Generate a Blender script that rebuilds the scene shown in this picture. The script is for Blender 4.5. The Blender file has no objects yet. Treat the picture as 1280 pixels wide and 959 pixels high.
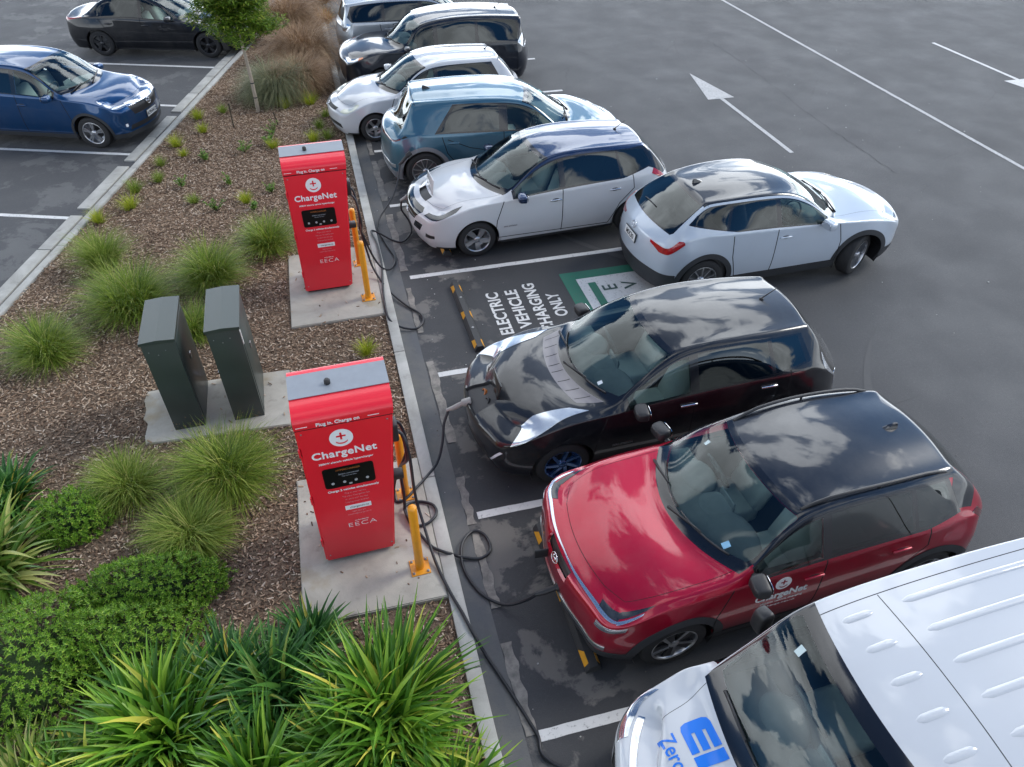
import bpy, bmesh, math, random
import numpy as np
from mathutils import Vector, Matrix
from mathutils.bvhtree import BVHTree
SC = bpy.context.scene
COL = SC.collection
R = math.radians
rng = np.random.default_rng(7)
random.seed(7)

# ------------------------------------------------------------ camera solve
CQ = (907.785929, 0.723163728, 0.260576838, 0.00669119728, -0.938661976, -5.06585386, 6.52732421)

def cam_axes():
    f, p, y, r, cx, cy_, cz = CQ
    cy, sy = math.cos(y), math.sin(y)
    fwd0 = Vector((sy, cy, 0)); right = Vector((cy, -sy, 0)); up = Vector((0, 0, 1))
    fwd = fwd0 * math.cos(p) - up * math.sin(p)
    u = fwd0 * math.sin(p) + up * math.cos(p)
    r2 = right * math.cos(r) + u * math.sin(r)
    u2 = -right * math.sin(r) + u * math.cos(r)
    return r2, u2, fwd

# ------------------------------------------------------------ materials
MATS = {}
def _nt(m):
    m.use_nodes = True
    return m.node_tree
def setin(b, **kw):
    for k, v in kw.items():
        k = k.replace('_', ' ')
        if k in b.inputs:
            b.inputs[k].default_value = v
def pm(name, col, rough=.5, metal=0., coat=0., coatr=.03, spec=.5, ior=1.5, emit=None, bump=None, var=None, flake=None, transmission=0.):
    """principled material; var=(scale, amount) mottles the colour, bump=(scale, strength, distance)"""
    if name in MATS: return MATS[name]
    m = bpy.data.materials.new(name); nt = _nt(m); N = nt.nodes; L = nt.links
    b = N['Principled BSDF']
    setin(b, Base_Color=(*col, 1), Roughness=rough, Metallic=metal, Coat_Weight=coat, Coat_Roughness=coatr, Specular_IOR_Level=spec, IOR=ior, Transmission_Weight=transmission)
    if coat: setin(b, Coat_IOR=1.6)
    tc = N.new('ShaderNodeTexCoord')
    if var:
        n = N.new('ShaderNodeTexNoise'); n.inputs['Scale'].default_value = var[0]; n.inputs['Detail'].default_value = 6
        n.inputs['Roughness'].default_value = .6
        L.new(tc.outputs['Object'], n.inputs['Vector'])
        mx = N.new('ShaderNodeMix'); mx.data_type = 'RGBA'
        mx.inputs[6].default_value = (*[max(0, c * (1 - var[1])) for c in col], 1)
        mx.inputs[7].default_value = (*[min(1, c * (1 + var[1])) for c in col], 1)
        L.new(n.outputs['Fac'], mx.inputs[0]); L.new(mx.outputs[2], b.inputs['Base Color'])
        mr = N.new('ShaderNodeMapRange'); mr.inputs[3].default_value = max(0, rough - .08); mr.inputs[4].default_value = min(1, rough + .12)
        L.new(n.outputs['Fac'], mr.inputs[0]); L.new(mr.outputs[0], b.inputs['Roughness'])
    if bump:
        n = N.new('ShaderNodeTexNoise'); n.inputs['Scale'].default_value = bump[0]; n.inputs['Detail'].default_value = 4
        L.new(tc.outputs['Object'], n.inputs['Vector'])
        bp = N.new('ShaderNodeBump'); bp.inputs['Strength'].default_value = bump[1]; bp.inputs['Distance'].default_value = bump[2]
        L.new(n.outputs['Fac'], bp.inputs['Height']); L.new(bp.outputs[0], b.inputs['Normal'])
    if emit:
        setin(b, Emission_Color=(*emit[:3], 1), Emission_Strength=emit[3])
    MATS[name] = m
    return m
def paint(name, col, metal=.35, rough=.32, flake=True):
    """car paint under clear coat, with fine film of dust that changes gloss"""
    if name in MATS: return MATS[name]
    m = bpy.data.materials.new(name); nt = _nt(m); N = nt.nodes; L = nt.links
    b = N['Principled BSDF']
    setin(b, Base_Color=(*col, 1), Roughness=rough, Metallic=metal, Specular_IOR_Level=.25, Coat_Weight=1., Coat_Roughness=.02, Coat_IOR=1.5)
    tc = N.new('ShaderNodeTexCoord')
    n = N.new('ShaderNodeTexNoise'); n.inputs['Scale'].default_value = 2.2; n.inputs['Detail'].default_value = 9; n.inputs['Roughness'].default_value = .7
    L.new(tc.outputs['Object'], n.inputs['Vector'])
    mr = N.new('ShaderNodeMapRange'); mr.inputs[1].default_value = .35; mr.inputs[2].default_value = .75; mr.inputs[3].default_value = .012; mr.inputs[4].default_value = .07
    L.new(n.outputs['Fac'], mr.inputs[0]); L.new(mr.outputs[0], b.inputs['Coat Roughness'])
    # light film of dust
    d = N.new('ShaderNodeMapRange'); d.inputs[1].default_value = .45; d.inputs[2].default_value = .85; d.inputs[3].default_value = 0.; d.inputs[4].default_value = .10
    L.new(n.outputs['Fac'], d.inputs[0])
    mx = N.new('ShaderNodeMix'); mx.data_type = 'RGBA'; mx.inputs[6].default_value = (*col, 1); mx.inputs[7].default_value = (.3, .28, .25, 1)
    L.new(d.outputs[0], mx.inputs[0]); L.new(mx.outputs[2], b.inputs['Base Color'])
    # very slight waviness of pressed panels in the clear coat
    n2 = N.new('ShaderNodeTexNoise'); n2.inputs['Scale'].default_value = 3.0; n2.inputs['Detail'].default_value = 1
    L.new(tc.outputs['Object'], n2.inputs['Vector'])
    bp = N.new('ShaderNodeBump'); bp.inputs['Strength'].default_value = .12; bp.inputs['Distance'].default_value = .02
    L.new(n2.outputs['Fac'], bp.inputs['Height']); L.new(bp.outputs[0], b.inputs['Coat Normal'])
    MATS[name] = m
    return m
def glass(name, tint, refl=1.6):
    if name in MATS: return MATS[name]
    m = bpy.data.materials.new(name); nt = _nt(m); N = nt.nodes; L = nt.links
    N.remove(N['Principled BSDF']); out = N['Material Output']
    t = N.new('ShaderNodeBsdfTransparent'); t.inputs[0].default_value = (*tint, 1)
    g = N.new('ShaderNodeBsdfGlossy'); g.inputs['Roughness'].default_value = .015; g.inputs[0].default_value = (.95, 1, 1, 1)
    fr = N.new('ShaderNodeFresnel'); fr.inputs[0].default_value = refl
    tc = N.new('ShaderNodeTexCoord'); n2 = N.new('ShaderNodeTexNoise'); n2.inputs['Scale'].default_value = 2.0
    L.new(tc.outputs['Object'], n2.inputs['Vector'])
    bp = N.new('ShaderNodeBump'); bp.inputs['Strength'].default_value = .08; bp.inputs['Distance'].default_value = .02
    L.new(n2.outputs['Fac'], bp.inputs['Height']); L.new(bp.outputs[0], g.inputs['Normal'])
    mx = N.new('ShaderNodeMixShader'); L.new(fr.outputs[0], mx.inputs[0]); L.new(t.outputs[0], mx.inputs[1]); L.new(g.outputs[0], mx.inputs[2])
    L.new(mx.outputs[0], out.inputs[0])
    MATS[name] = m
    return m
def leafmat(name, cols, rough=.45, trans=.25):
    """foliage: every blade takes its own tone from the ramp"""
    if name in MATS: return MATS[name]
    m = bpy.data.materials.new(name); nt = _nt(m); N = nt.nodes; L = nt.links
    b = N['Principled BSDF']; setin(b, Roughness=rough, Specular_IOR_Level=.35)
    g = N.new('ShaderNodeNewGeometry'); cr = N.new('ShaderNodeValToRGB')
    e = cr.color_ramp.elements
    while len(e) < len(cols): e.new(.5)
    for i, c in enumerate(cols):
        e[i].position = c[0]; e[i].color = (*c[1:], 1)
    L.new(g.outputs['Random Per Island'], cr.inputs[0]); L.new(cr.outputs[0], b.inputs['Base Color'])
    out = N['Material Output']
    tr = N.new('ShaderNodeBsdfTranslucent'); L.new(cr.outputs[0], tr.inputs[0])
    mx = N.new('ShaderNodeMixShader'); mx.inputs[0].default_value = trans
    L.new(b.outputs[0], mx.inputs[1]); L.new(tr.outputs[0], mx.inputs[2]); L.new(mx.outputs[0], out.inputs[0])
    MATS[name] = m
    return m

# ------------------------------------------------------------ objects
def link(o, parent=None):
    COL.objects.link(o)
    if parent: o.parent = parent
    return o
def tag(o, label=None, cat=None, group=None, kind=None):
    if label: o['label'] = label
    if cat: o['category'] = cat
    if group: o['group'] = group
    if kind: o['kind'] = kind
    return o
def empty(name, loc=(0, 0, 0), rz=0., label=None, cat=None, group=None):
    o = bpy.data.objects.new(name, None); COL.objects.link(o)
    o.location = loc; o.rotation_euler = (0, 0, rz); o.empty_display_size = .2
    return tag(o, label, cat, group)
def meshobj(name, verts, faces, mats, parent=None, midx=None, smooth=False, normals=None):
    me = bpy.data.meshes.new(name)
    me.from_pydata([tuple(v) for v in verts], [], [tuple(f) for f in faces])
    for m in (mats if isinstance(mats, (list, tuple)) else [mats]): me.materials.append(m)
    if midx is not None: me.polygons.foreach_set('material_index', np.asarray(midx, dtype=np.int32))
    if smooth or normals is not None: me.polygons.foreach_set('use_smooth', np.ones(len(me.polygons), dtype=bool))
    me.update()
    if normals is not None: me.normals_split_custom_set_from_vertices([tuple(n) for n in normals])
    return link(bpy.data.objects.new(name, me), parent)
def quadmesh(name, V, F, mats, parent=None, midx=None, smooth=True):
    """fast path: V (n,3) float, F (m,k) int, all faces of k corners"""
    me = bpy.data.meshes.new(name)
    V = np.asarray(V, dtype=np.float32); F = np.asarray(F, dtype=np.int32); k = F.shape[1]
    me.vertices.add(len(V)); me.vertices.foreach_set('co', V.ravel())
    me.loops.add(F.size); me.loops.foreach_set('vertex_index', F.ravel())
    me.polygons.add(len(F)); me.polygons.foreach_set('loop_start', np.arange(0, F.size, k, dtype=np.int32))
    me.polygons.foreach_set('loop_total', np.full(len(F), k, dtype=np.int32))
    for m in (mats if isinstance(mats, (list, tuple)) else [mats]): me.materials.append(m)
    if midx is not None: me.polygons.foreach_set('material_index', np.asarray(midx, dtype=np.int32))
    me.polygons.foreach_set('use_smooth', np.full(len(F), smooth, dtype=bool))
    me.update(calc_edges=True); me.validate()
    return link(bpy.data.objects.new(name, me), parent)
def bmobj(name, bm, mat, parent=None, smooth=False, angle=None):
    bmesh.ops.recalc_face_normals(bm, faces=bm.faces)
    me = bpy.data.meshes.new(name); bm.to_mesh(me); bm.free()
    for m in (mat if isinstance(mat, (list, tuple)) else [mat]): me.materials.append(m)
    if smooth or angle:
        me.polygons.foreach_set('use_smooth', np.ones(len(me.polygons), dtype=bool))
        if angle: me.set_sharp_from_angle(angle=R(angle))
    return link(bpy.data.objects.new(name, me), parent)
def bx(bm, x0, x1, y0, y1, z0, z1, bev=0., M=None, seg=2, mi=0):
    vs = [bm.verts.new((x, y, z)) for x in (x0, x1) for y in (y0, y1) for z in (z0, z1)]
    fs = [bm.faces.new([vs[i] for i in q]) for q in ((0, 1, 3, 2), (4, 6, 7, 5), (0, 4, 5, 1), (2, 3, 7, 6), (0, 2, 6, 4), (1, 5, 7, 3))]
    for f in fs: f.material_index = mi
    out = list(vs)
    if bev:
        es = list({e for f in fs for e in f.edges})
        r = bmesh.ops.bevel(bm, geom=es, offset=bev, segments=seg, affect='EDGES', profile=.5)
        out = list({v for f in r['faces'] for v in f.verts} | {v for v in vs if v.is_valid})
        for f in {f for v in out for f in v.link_faces}: f.material_index = mi
    if M is not None: bmesh.ops.transform(bm, matrix=M, verts=out)
    return out
def boxo(name, x0, x1, y0, y1, z0, z1, mat, parent=None, bev=.0, M=None, angle=40):
    bm = bmesh.new(); bx(bm, x0, x1, y0, y1, z0, z1, bev, M)
    return bmobj(name, bm, mat, parent, angle=angle if bev else None)
def prism(bm, pts, z0, z1, M=None, mi=0):
    """outline extruded between two levels"""
    a = [bm.verts.new((p[0], p[1], z0)) for p in pts]; b = [bm.verts.new((p[0], p[1], z1)) for p in pts]
    n = len(pts); fs = []
    fs.append(bm.faces.new(a[::-1])); fs.append(bm.faces.new(b))
    for i in range(n): fs.append(bm.faces.new((a[i], a[(i + 1) % n], b[(i + 1) % n], b[i])))
    for f in fs: f.material_index = mi
    if M is not None: bmesh.ops.transform(bm, matrix=M, verts=a + b)
def lathe(bm, prof, seg=32, M=None, mi=0, close=False):
    """profile of (r, h) turned about Z"""
    rings = []
    for r, h in prof:
        rings.append([bm.verts.new((r * math.cos(2 * math.pi * k / seg), r * math.sin(2 * math.pi * k / seg), h)) for k in range(seg)])
    n = len(rings)
    for i in range(n if close else n - 1):
        a, b = rings[i], rings[(i + 1) % n]
        for k in range(seg):
            f = bm.faces.new((a[k], a[(k + 1) % seg], b[(k + 1) % seg], b[k])); f.material_index = mi
    if not close:
        for rg, fl in ((rings[0], True), (rings[-1], False)):
            if prof[0 if fl else -1][0] > 1e-4:
                f = bm.faces.new(rg[::-1] if fl else rg); f.material_index = mi
    if M is not None: bmesh.ops.transform(bm, matrix=M, verts=[v for rg in rings for v in rg])
def catmull(pts, sub=8, closed=False):
    P = [Vector(p) for p in pts]; n = len(P); out = []
    for i in range(n - 1):
        p0 = P[max(i - 1, 0)]; p1 = P[i]; p2 = P[i + 1]; p3 = P[min(i + 2, n - 1)]
        for k in range(sub):
            t = k / sub
            out.append(.5 * ((2 * p1) + (-p0 + p2) * t + (2 * p0 - 5 * p1 + 4 * p2 - p3) * t * t + (-p0 + 3 * p1 - 3 * p2 + p3) * t ** 3))
    out.append(P[-1])
    return out
def tubemesh(bm, path, rad, seg=8, mi=0, cap=True):
    """tube along a path; rad a number or one per point"""
    n = len(path); rad = rad if isinstance(rad, (list, tuple)) else [rad] * n
    T = [(path[min(i + 1, n - 1)] - path[max(i - 1, 0)]).normalized() for i in range(n)]
    up = Vector((0, 0, 1)) if abs(T[0].z) < .9 else Vector((1, 0, 0))
    nrm = (up - T[0] * up.dot(T[0])).normalized(); rings = []
    for i in range(n):
        nrm = (nrm - T[i] * nrm.dot(T[i])).normalized(); bn = T[i].cross(nrm)
        rings.append([bm.verts.new(path[i] + (nrm * math.cos(a) + bn * math.sin(a)) * rad[i]) for a in [2 * math.pi * k / seg for k in range(seg)]])
    for i in range(n - 1):
        for k in range(seg):
            f = bm.faces.new((rings[i][k], rings[i][(k + 1) % seg], rings[i + 1][(k + 1) % seg], rings[i + 1][k])); f.material_index = mi
    if cap:
        bm.faces.new(rings[0][::-1]).material_index = mi; bm.faces.new(rings[-1]).material_index = mi
def tube(name, pts, rad, mat, parent=None, sub=8, seg=8, smoothpath=True):
    bm = bmesh.new(); path = catmull(pts, sub) if smoothpath else [Vector(p) for p in pts]
    tubemesh(bm, path, rad, seg)
    return bmobj(name, bm, mat, parent, smooth=True)
def text(name, body, size, mat, parent=None, M=None, ext=.001, bold=0., align='CENTER', sx=1., shear=0., spacing=1.):
    """lettering as a mesh: lies in its own XY plane, readable from +Z"""
    cu = bpy.data.curves.new(name, 'FONT'); cu.body = body; cu.size = size; cu.align_x = align; cu.align_y = 'CENTER'
    cu.extrude = ext; cu.offset = bold; cu.shear = shear; cu.space_character = spacing; cu.resolution_u = 4
    tmp = bpy.data.objects.new('tmp', cu); COL.objects.link(tmp)
    dg = bpy.context.evaluated_depsgraph_get(); dg.update()
    me = bpy.data.meshes.new_from_object(tmp.evaluated_get(dg)); bpy.data.objects.remove(tmp); bpy.data.curves.remove(cu)
    me.name = name; me.materials.clear(); me.materials.append(mat)
    T = (M or Matrix()) @ Matrix.Diagonal((sx, 1, 1, 1))
    me.transform(T)
    return link(bpy.data.objects.new(name, me), parent)
def copy_tree(o, parent=None):
    c = o.copy(); COL.objects.link(c); c.parent = parent
    for ch in list(o.children): copy_tree(ch, c)
    return c

M_black = pm('black_plastic', (.018, .018, .02), .45, bump=(300, .2, .001))
M_gloss = pm('black_gloss_trim', (.008, .008, .01), .12, coat=.5)
M_gap = pm('panel_gap', (.004, .004, .005), .9)
M_rubber = pm('tyre_rubber', (.02, .02, .021), .75, var=(14, .35), bump=(80, .3, .002))
M_chrome = pm('chrome', (.75, .76, .78), .12, metal=1.)
M_alloy = pm('alloy_silver', (.5, .51, .53), .28, metal=.9, coat=.4)
M_alloyd = pm('alloy_dark', (.035, .036, .04), .35, metal=.5, coat=.3)
M_clad = pm('grey_cladding', (.03, .032, .036), .55, var=(6, .3), bump=(500, .25, .001))
M_int = pm('interior_dark', (.11, .113, .115), .8)
M_intg = pm('interior_grey', (.50, .52, .51), .8, var=(5, .2))
M_lamp = pm('headlamp_reflector', (.55, .58, .62), .12, metal=.85, coat=1., var=(9, .55))
M_lampd = pm('headlamp_dark', (.02, .023, .028), .2, coat=.5, var=(14, .9))
M_drl = pm('lamp_lens_white', (.8, .85, .9), .1, coat=1.)
M_red = pm('tail_lamp_red', (.38, .008, .012), .1, coat=1., var=(20, .5))
M_redd = pm('tail_lamp_dark_red', (.10, .004, .008), .1, coat=1.)
M_amber = pm('amber_lens', (.65, .16, .02), .12, coat=1.)
M_plate = pm('plate_white', (.72, .73, .72), .4)
M_ink = pm('plate_ink', (.01, .01, .012), .5)
M_glass = glass('windscreen_glass', (.80, .95, .92), 1.62)
M_glassf = glass('side_glass', (.62, .74, .70), 1.6)
M_glassd = glass('privacy_glass', (.06, .065, .07), 1.8)
# ------------------------------------------------------------ car bodies
# A body is a box lattice (I along, J across, K up) shaped to the car's surfaces, smoothed,
# then cut along panel outlines into its real parts.
NJ, NK = 3, 4
def body_surface(C, Rl, B, low, front, rear, crease, level):
    """C[i]=(x,z) centre line; Rl[i]=(x,y,z) rail; B[i]=(x,y,z) belt; low[i]=[(x,y,z)]*3 rows 0..2
    front/rear: centre x of rows 0..3"""
    N = len(C) - 1; node = {}; verts = []; lat = []
    def add(i, j, k, p):
        node[(i, j, k)] = len(verts); verts.append(Vector(p)); lat.append(Vector((i, j, k)))
    fr = (0, .38, .73, 1)
    for i in range(N + 1):
        for k in range(NK):
            p = B[i] if k == 3 else low[i][k]
            for s in (1, -1): add(i, 3 * s, k, (p[0], s * p[1], p[2]))
        for j in range(-3, 4):
            a = fr[abs(j)]; s = 1 if j >= 0 else -1
            x = C[i][0] + (Rl[i][0] - C[i][0]) * a * a
            z = C[i][1] + (Rl[i][2] - C[i][1]) * a ** 2.3
            add(i, j, 4, (x, s * Rl[i][1] * a, z))
    for i, cx in ((0, front), (N, rear)):
        for k in range(NK):
            p = B[i] if k == 3 else low[i][k]
            for j in (-2, -1, 0, 1, 2):
                a = fr[abs(j)]; s = 1 if j >= 0 else -1
                add(i, j, k, (p[0] + (cx[k] - p[0]) * (1 - a ** 2.2), s * p[1] * a, p[2]))
    faces = []
    for i in range(N):
        for k in range(NK):
            n = [node[(i, 3, k)], node[(i + 1, 3, k)], node[(i + 1, 3, k + 1)], node[(i, 3, k + 1)]]
            faces.append(n[::-1])
            n = [node[(i, -3, k)], node[(i + 1, -3, k)], node[(i + 1, -3, k + 1)], node[(i, -3, k + 1)]]
            faces.append(n)
        for j in range(-3, 3):
            faces.append([node[(i, j, 4)], node[(i, j + 1, 4)], node[(i + 1, j + 1, 4)], node[(i + 1, j, 4)]][::-1])
    for k in range(NK):
        for j in range(-3, 3):
            faces.append([node[(0, j, k)], node[(0, j + 1, k)], node[(0, j + 1, k + 1)], node[(0, j, k + 1)]])
            faces.append([node[(N, j, k)], node[(N, j + 1, k)], node[(N, j + 1, k + 1)], node[(N, j, k + 1)]][::-1])
    ctr = sum(verts, Vector()) / len(verts)
    for n, f in enumerate(faces):
        q = [verts[v] for v in f]; nn = (q[2] - q[0]).cross(q[3] - q[1])
        if nn.dot((q[0] + q[1] + q[2] + q[3]) / 4 - ctr) < 0: faces[n] = f[::-1]
    cr = {}
    for (a, b), w in crease(N).items():
        if a in node and b in node: cr[tuple(sorted((node[a], node[b])))] = w
    def sub(vs, mode, lv, limit=True):
        me = bpy.data.meshes.new('t'); me.from_pydata([tuple(v) for v in vs], [], faces); me.update()
        if cr:
            at = me.attributes.new('crease_edge', 'FLOAT', 'EDGE')
            for e in me.edges:
                w = cr.get(tuple(sorted(e.vertices)))
                if w: at.data[e.index].value = w
        o = bpy.data.objects.new('t', me); COL.objects.link(o)
        md = o.modifiers.new('s', 'SUBSURF'); md.subdivision_type = mode; md.levels = lv; md.render_levels = lv
        md.use_limit_surface = limit; md.boundary_smooth = 'ALL'
        dg = bpy.context.evaluated_depsgraph_get(); dg.update()
        m2 = bpy.data.meshes.new_from_object(o.evaluated_get(dg))
        bpy.data.objects.remove(o); bpy.data.meshes.remove(me)
        return m2
    tgt = np.array([tuple(v) for v in verts]); cur = tgt.copy()
    for _ in range(3):
        m = sub([tuple(v) for v in cur], 'CATMULL_CLARK', 1)
        co = np.empty(len(m.vertices) * 3); m.vertices.foreach_get('co', co); co = co.reshape(-1, 3)[:len(tgt)]
        bpy.data.meshes.remove(m)
        cur += .8 * (tgt - co)
    m = sub([tuple(v) for v in cur], 'CATMULL_CLARK', level)
    n = len(m.vertices)
    co = np.empty(n * 3); m.vertices.foreach_get('co', co); co = co.reshape(-1, 3)
    no = np.empty(n * 3); m.vertex_normals.foreach_get('vector', no); no = no.reshape(-1, 3)
    F = [list(p.vertices) for p in m.polygons]
    ml = sub(lat, 'SIMPLE', level, False)
    la = np.empty(n * 3); ml.vertices.foreach_get('co', la); la = la.reshape(-1, 3)
    bpy.data.meshes.remove(m); bpy.data.meshes.remove(ml)
    s = la[:, 2] + 3 - np.abs(la[:, 1])
    V = np.concatenate([co, la, no, s[:, None]], 1)   # x y z I J K nx ny nz s
    return V, F
AX = dict(x=0, y=1, z=2, I=3, J=4, K=5, s=9)
class Shell:
    """surface that can be cut along lines and sorted into parts"""
    K = 12
    def __init__(self, V, F):
        V = np.asarray(V); f0 = np.array(F)
        c = V[:, :3].mean(0); d = ((V[:, :3] - c) * V[:, 6:9]).sum(1).mean()
        if d < 0: V[:, 6:9] *= -1
        a, b_, c_ = V[f0[:, 0], :3], V[f0[:, 1], :3], V[f0[:, 2], :3]
        g = np.cross(b_ - a, c_ - a); self.flip = (g * V[f0[:, 0], 6:9]).sum() < 0
        if self.flip: f0 = f0[:, ::-1]
        self.nv = len(V); self.Vb = np.zeros((len(V) * 2 + 1000, 10)); self.Vb[:len(V)] = V
        self.nf = len(f0); cap = self.nf * 2 + 2000
        self.P = np.zeros((cap, self.K), np.int64); self.P[:self.nf, :4] = f0; self.P[:self.nf, 4:] = f0[:, :1]
        self.n = np.zeros(cap, np.int64); self.n[:self.nf] = 4
        self.Cb = np.zeros((cap, 10)); self.Cb[:self.nf] = V[f0].mean(1)
        self.names = {'body': 0}; self.rg = np.zeros(cap, np.int64)
        self.bvh = BVHTree.FromPolygons([Vector(v[:3]) for v in V], [list(map(int, f)) for f in f0])
    def grow(self):
        if self.nf + 10 > len(self.n):
            m = len(self.n)
            self.P = np.concatenate([self.P, np.zeros((m, self.K), np.int64)]); self.n = np.concatenate([self.n, np.zeros(m, np.int64)])
            self.Cb = np.concatenate([self.Cb, np.zeros((m, 10))]); self.rg = np.concatenate([self.rg, np.zeros(m, np.int64)])
    def rid(self, name): return self.names.setdefault(name, len(self.names))
    def arr(self): return self.Vb[:self.nv]
    def split(self, fn, idx):
        """cut faces idx where fn crosses zero; returns (inside, outside)"""
        idx = np.asarray(idx, np.int64)
        if not len(idx): return idx, idx
        f = fn(self.arr()); fv = f[self.P[idx]]
        mx = fv.max(1); mn = fv.min(1)
        isin = mx <= 1e-7; isout = (mn >= -1e-7) & ~isin
        ins = list(idx[isin]); outs = list(idx[isout]); cache = {}
        for q in idx[~isin & ~isout]:
            n = self.n[q]; fc = self.P[q, :n].tolist(); a = []; b = []
            for t in range(n):
                v0, v1 = fc[t], fc[(t + 1) % n]; f0, f1 = f[v0], f[v1]
                if f0 <= 0: a.append(v0)
                if f0 >= 0: b.append(v0)
                if (f0 < 0 < f1) or (f1 < 0 < f0):
                    key = (v0, v1) if v0 < v1 else (v1, v0)
                    m = cache.get(key)
                    if m is None:
                        k0, k1 = key; t_ = f[k0] / (f[k0] - f[k1])
                        if self.nv + 2 > len(self.Vb): self.Vb = np.concatenate([self.Vb, np.zeros_like(self.Vb)])
                        m = self.nv; self.nv += 1
                        self.Vb[m] = self.Vb[k0] + (self.Vb[k1] - self.Vb[k0]) * t_; cache[key] = m
                    a.append(m); b.append(m)
            if len(a) >= 3 and len(a) <= self.K and len(b) <= self.K:
                self.put(q, a); ins.append(q)
                if len(b) >= 3:
                    self.grow(); q2 = self.nf; self.nf += 1; self.put(q2, b); self.rg[q2] = self.rg[q]; outs.append(q2)
            elif len(a) >= 3: ins.append(q)
            else: outs.append(q)
        return np.array(ins, np.int64), np.array(outs, np.int64)
    def put(self, q, fc):
        self.P[q, :len(fc)] = fc; self.P[q, len(fc):] = fc[0]; self.n[q] = len(fc); self.Cb[q] = self.Vb[fc].mean(0)
    def pick(self, cond, src=('body',)):
        ids = [self.names[s] for s in src if s in self.names]
        idx = np.nonzero(np.isin(self.rg[:self.nf], ids))[0]
        if not len(idx): return idx
        return idx[cond(self.Cb[idx])]
    def put_reg(self, cur, name):
        if len(cur): self.rg[np.asarray(cur)] = self.rid(name)
    def cut(self, name, axes, poly, cond, src=('body',), curved=None):
        """convex outline in the plane of two coordinates; negative names leave a hole"""
        a, b = AX[axes[0]], AX[axes[1]]
        cur = self.pick(cond, src)
        P = [np.array(p, float) for p in poly]; n = len(P)
        area = sum(P[i][0] * P[(i + 1) % n][1] - P[(i + 1) % n][0] * P[i][1] for i in range(n))
        if area < 0: P = P[::-1]
        ab = 'y' in axes or 'J' in axes
        for i in range(n):
            p, q = P[i], P[(i + 1) % n]; d = q - p
            def fn(A, p=p, d=d):
                u = A[:, a]; w = A[:, b]
                if axes[0] in 'yJ': u = np.abs(u)
                if axes[1] in 'yJ': w = np.abs(w)
                return -(d[0] * (w - p[1]) - d[1] * (u - p[0])) / (np.hypot(*d) + 1e-9)
            cur, _ = self.split(fn, cur)
            if not len(cur): return
        self.put_reg(cur, name)
    def level(self, name, fn, cond, src=('body',)):
        cur, _ = self.split(fn, self.pick(cond, src))
        self.put_reg(cur, name)
    def line(self, axes, pts, cond, w=.0072, src=('body',), name='gap'):
        """a panel gap: narrow strip along a polyline"""
        for p, q in zip(pts[:-1], pts[1:]):
            p = np.array(p, float); q = np.array(q, float); d = q - p; L = np.hypot(*d)
            n = np.array([-d[1], d[0]]) / L; e = d / L * w * .5
            sc = 1.
            self.cut(name, axes, [p - e + n * w, q + e + n * w, q + e - n * w, p - e - n * w], cond, src)
    def build(self, part, regs, mats, parent, side=None, off=0., lip=None):
        """regs -> one mesh; regs maps region name -> material slot"""
        A = self.arr(); inv = {self.names[k]: v for k, v in regs.items() if k in self.names}
        idx = np.nonzero(np.isin(self.rg[:self.nf], list(inv)))[0]
        if side is not None: idx = idx[self.Cb[idx, 1] * side > 0]
        if not len(idx): return None
        vm = {}; vs = []; ns = []; fs = []; mi = []
        for q in idx:
            fc = []
            for v in self.P[q, :self.n[q]].tolist():
                if v not in vm:
                    vm[v] = len(vs); nn = A[v, 6:9]; nn = nn / (np.linalg.norm(nn) + 1e-9); vs.append(A[v, :3] + nn * off); ns.append(nn)
                fc.append(vm[v])
            fc2 = [v for t, v in enumerate(fc) if v != fc[t - 1]]
            if len(fc2) >= 3: fs.append(fc2); mi.append(inv[int(self.rg[q])])
        if lip or off:
            # turned-in edge: gives the sheet its thickness
            cnt = {}
            for f in fs:
                for t in range(len(f)):
                    e = (f[t], f[(t + 1) % len(f)]); cnt[e] = cnt.get(e, 0) + 1
            bd = [e for e in cnt if (e[1], e[0]) not in cnt]
            depth = lip or (abs(off) + .004); mp = {}
            for e in bd:
                for v in e:
                    if v not in mp:
                        mp[v] = len(vs); vs.append(vs[v] - ns[v] * depth); ns.append(ns[v])
            lipm = mi[0] if mi else 0
            for a_, b_ in bd:
                fs.append([b_, a_, mp[a_], mp[b_]]); mi.append(lipm)
        o = meshobj(part, vs, fs, mats, parent, mi, normals=ns)
        return o
    def top(self, x, y, z=5.):
        h = self.bvh.ray_cast(Vector((x, y, z)), Vector((0, 0, -1)))
        return (h[0], h[1]) if h[0] is not None else (Vector((x, y, 1)), Vector((0, 0, 1)))
    def sidept(self, x, z, s):
        h = self.bvh.ray_cast(Vector((x, 3 * s, z)), Vector((0, -s, 0)))
        return (h[0], h[1]) if h[0] is not None else (Vector((x, .8 * s, z)), Vector((0, s, 0)))
    def endpt(self, y, z, s):
        h = self.bvh.ray_cast(Vector((4 * s, y, z)), Vector((-s, 0, 0)))
        return (h[0], h[1]) if h[0] is not None else (Vector((2 * s, y, z)), Vector((s, 0, 0)))
def frame_on(p, n, upv):
    """matrix with Z along n and Y nearest to upv"""
    z = Vector(n).normalized(); y = (Vector(upv) - z * z.dot(Vector(upv))).normalized(); x = y.cross(z)
    return Matrix.Translation(p) @ Matrix((x, y, z)).transposed().to_4x4()

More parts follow.
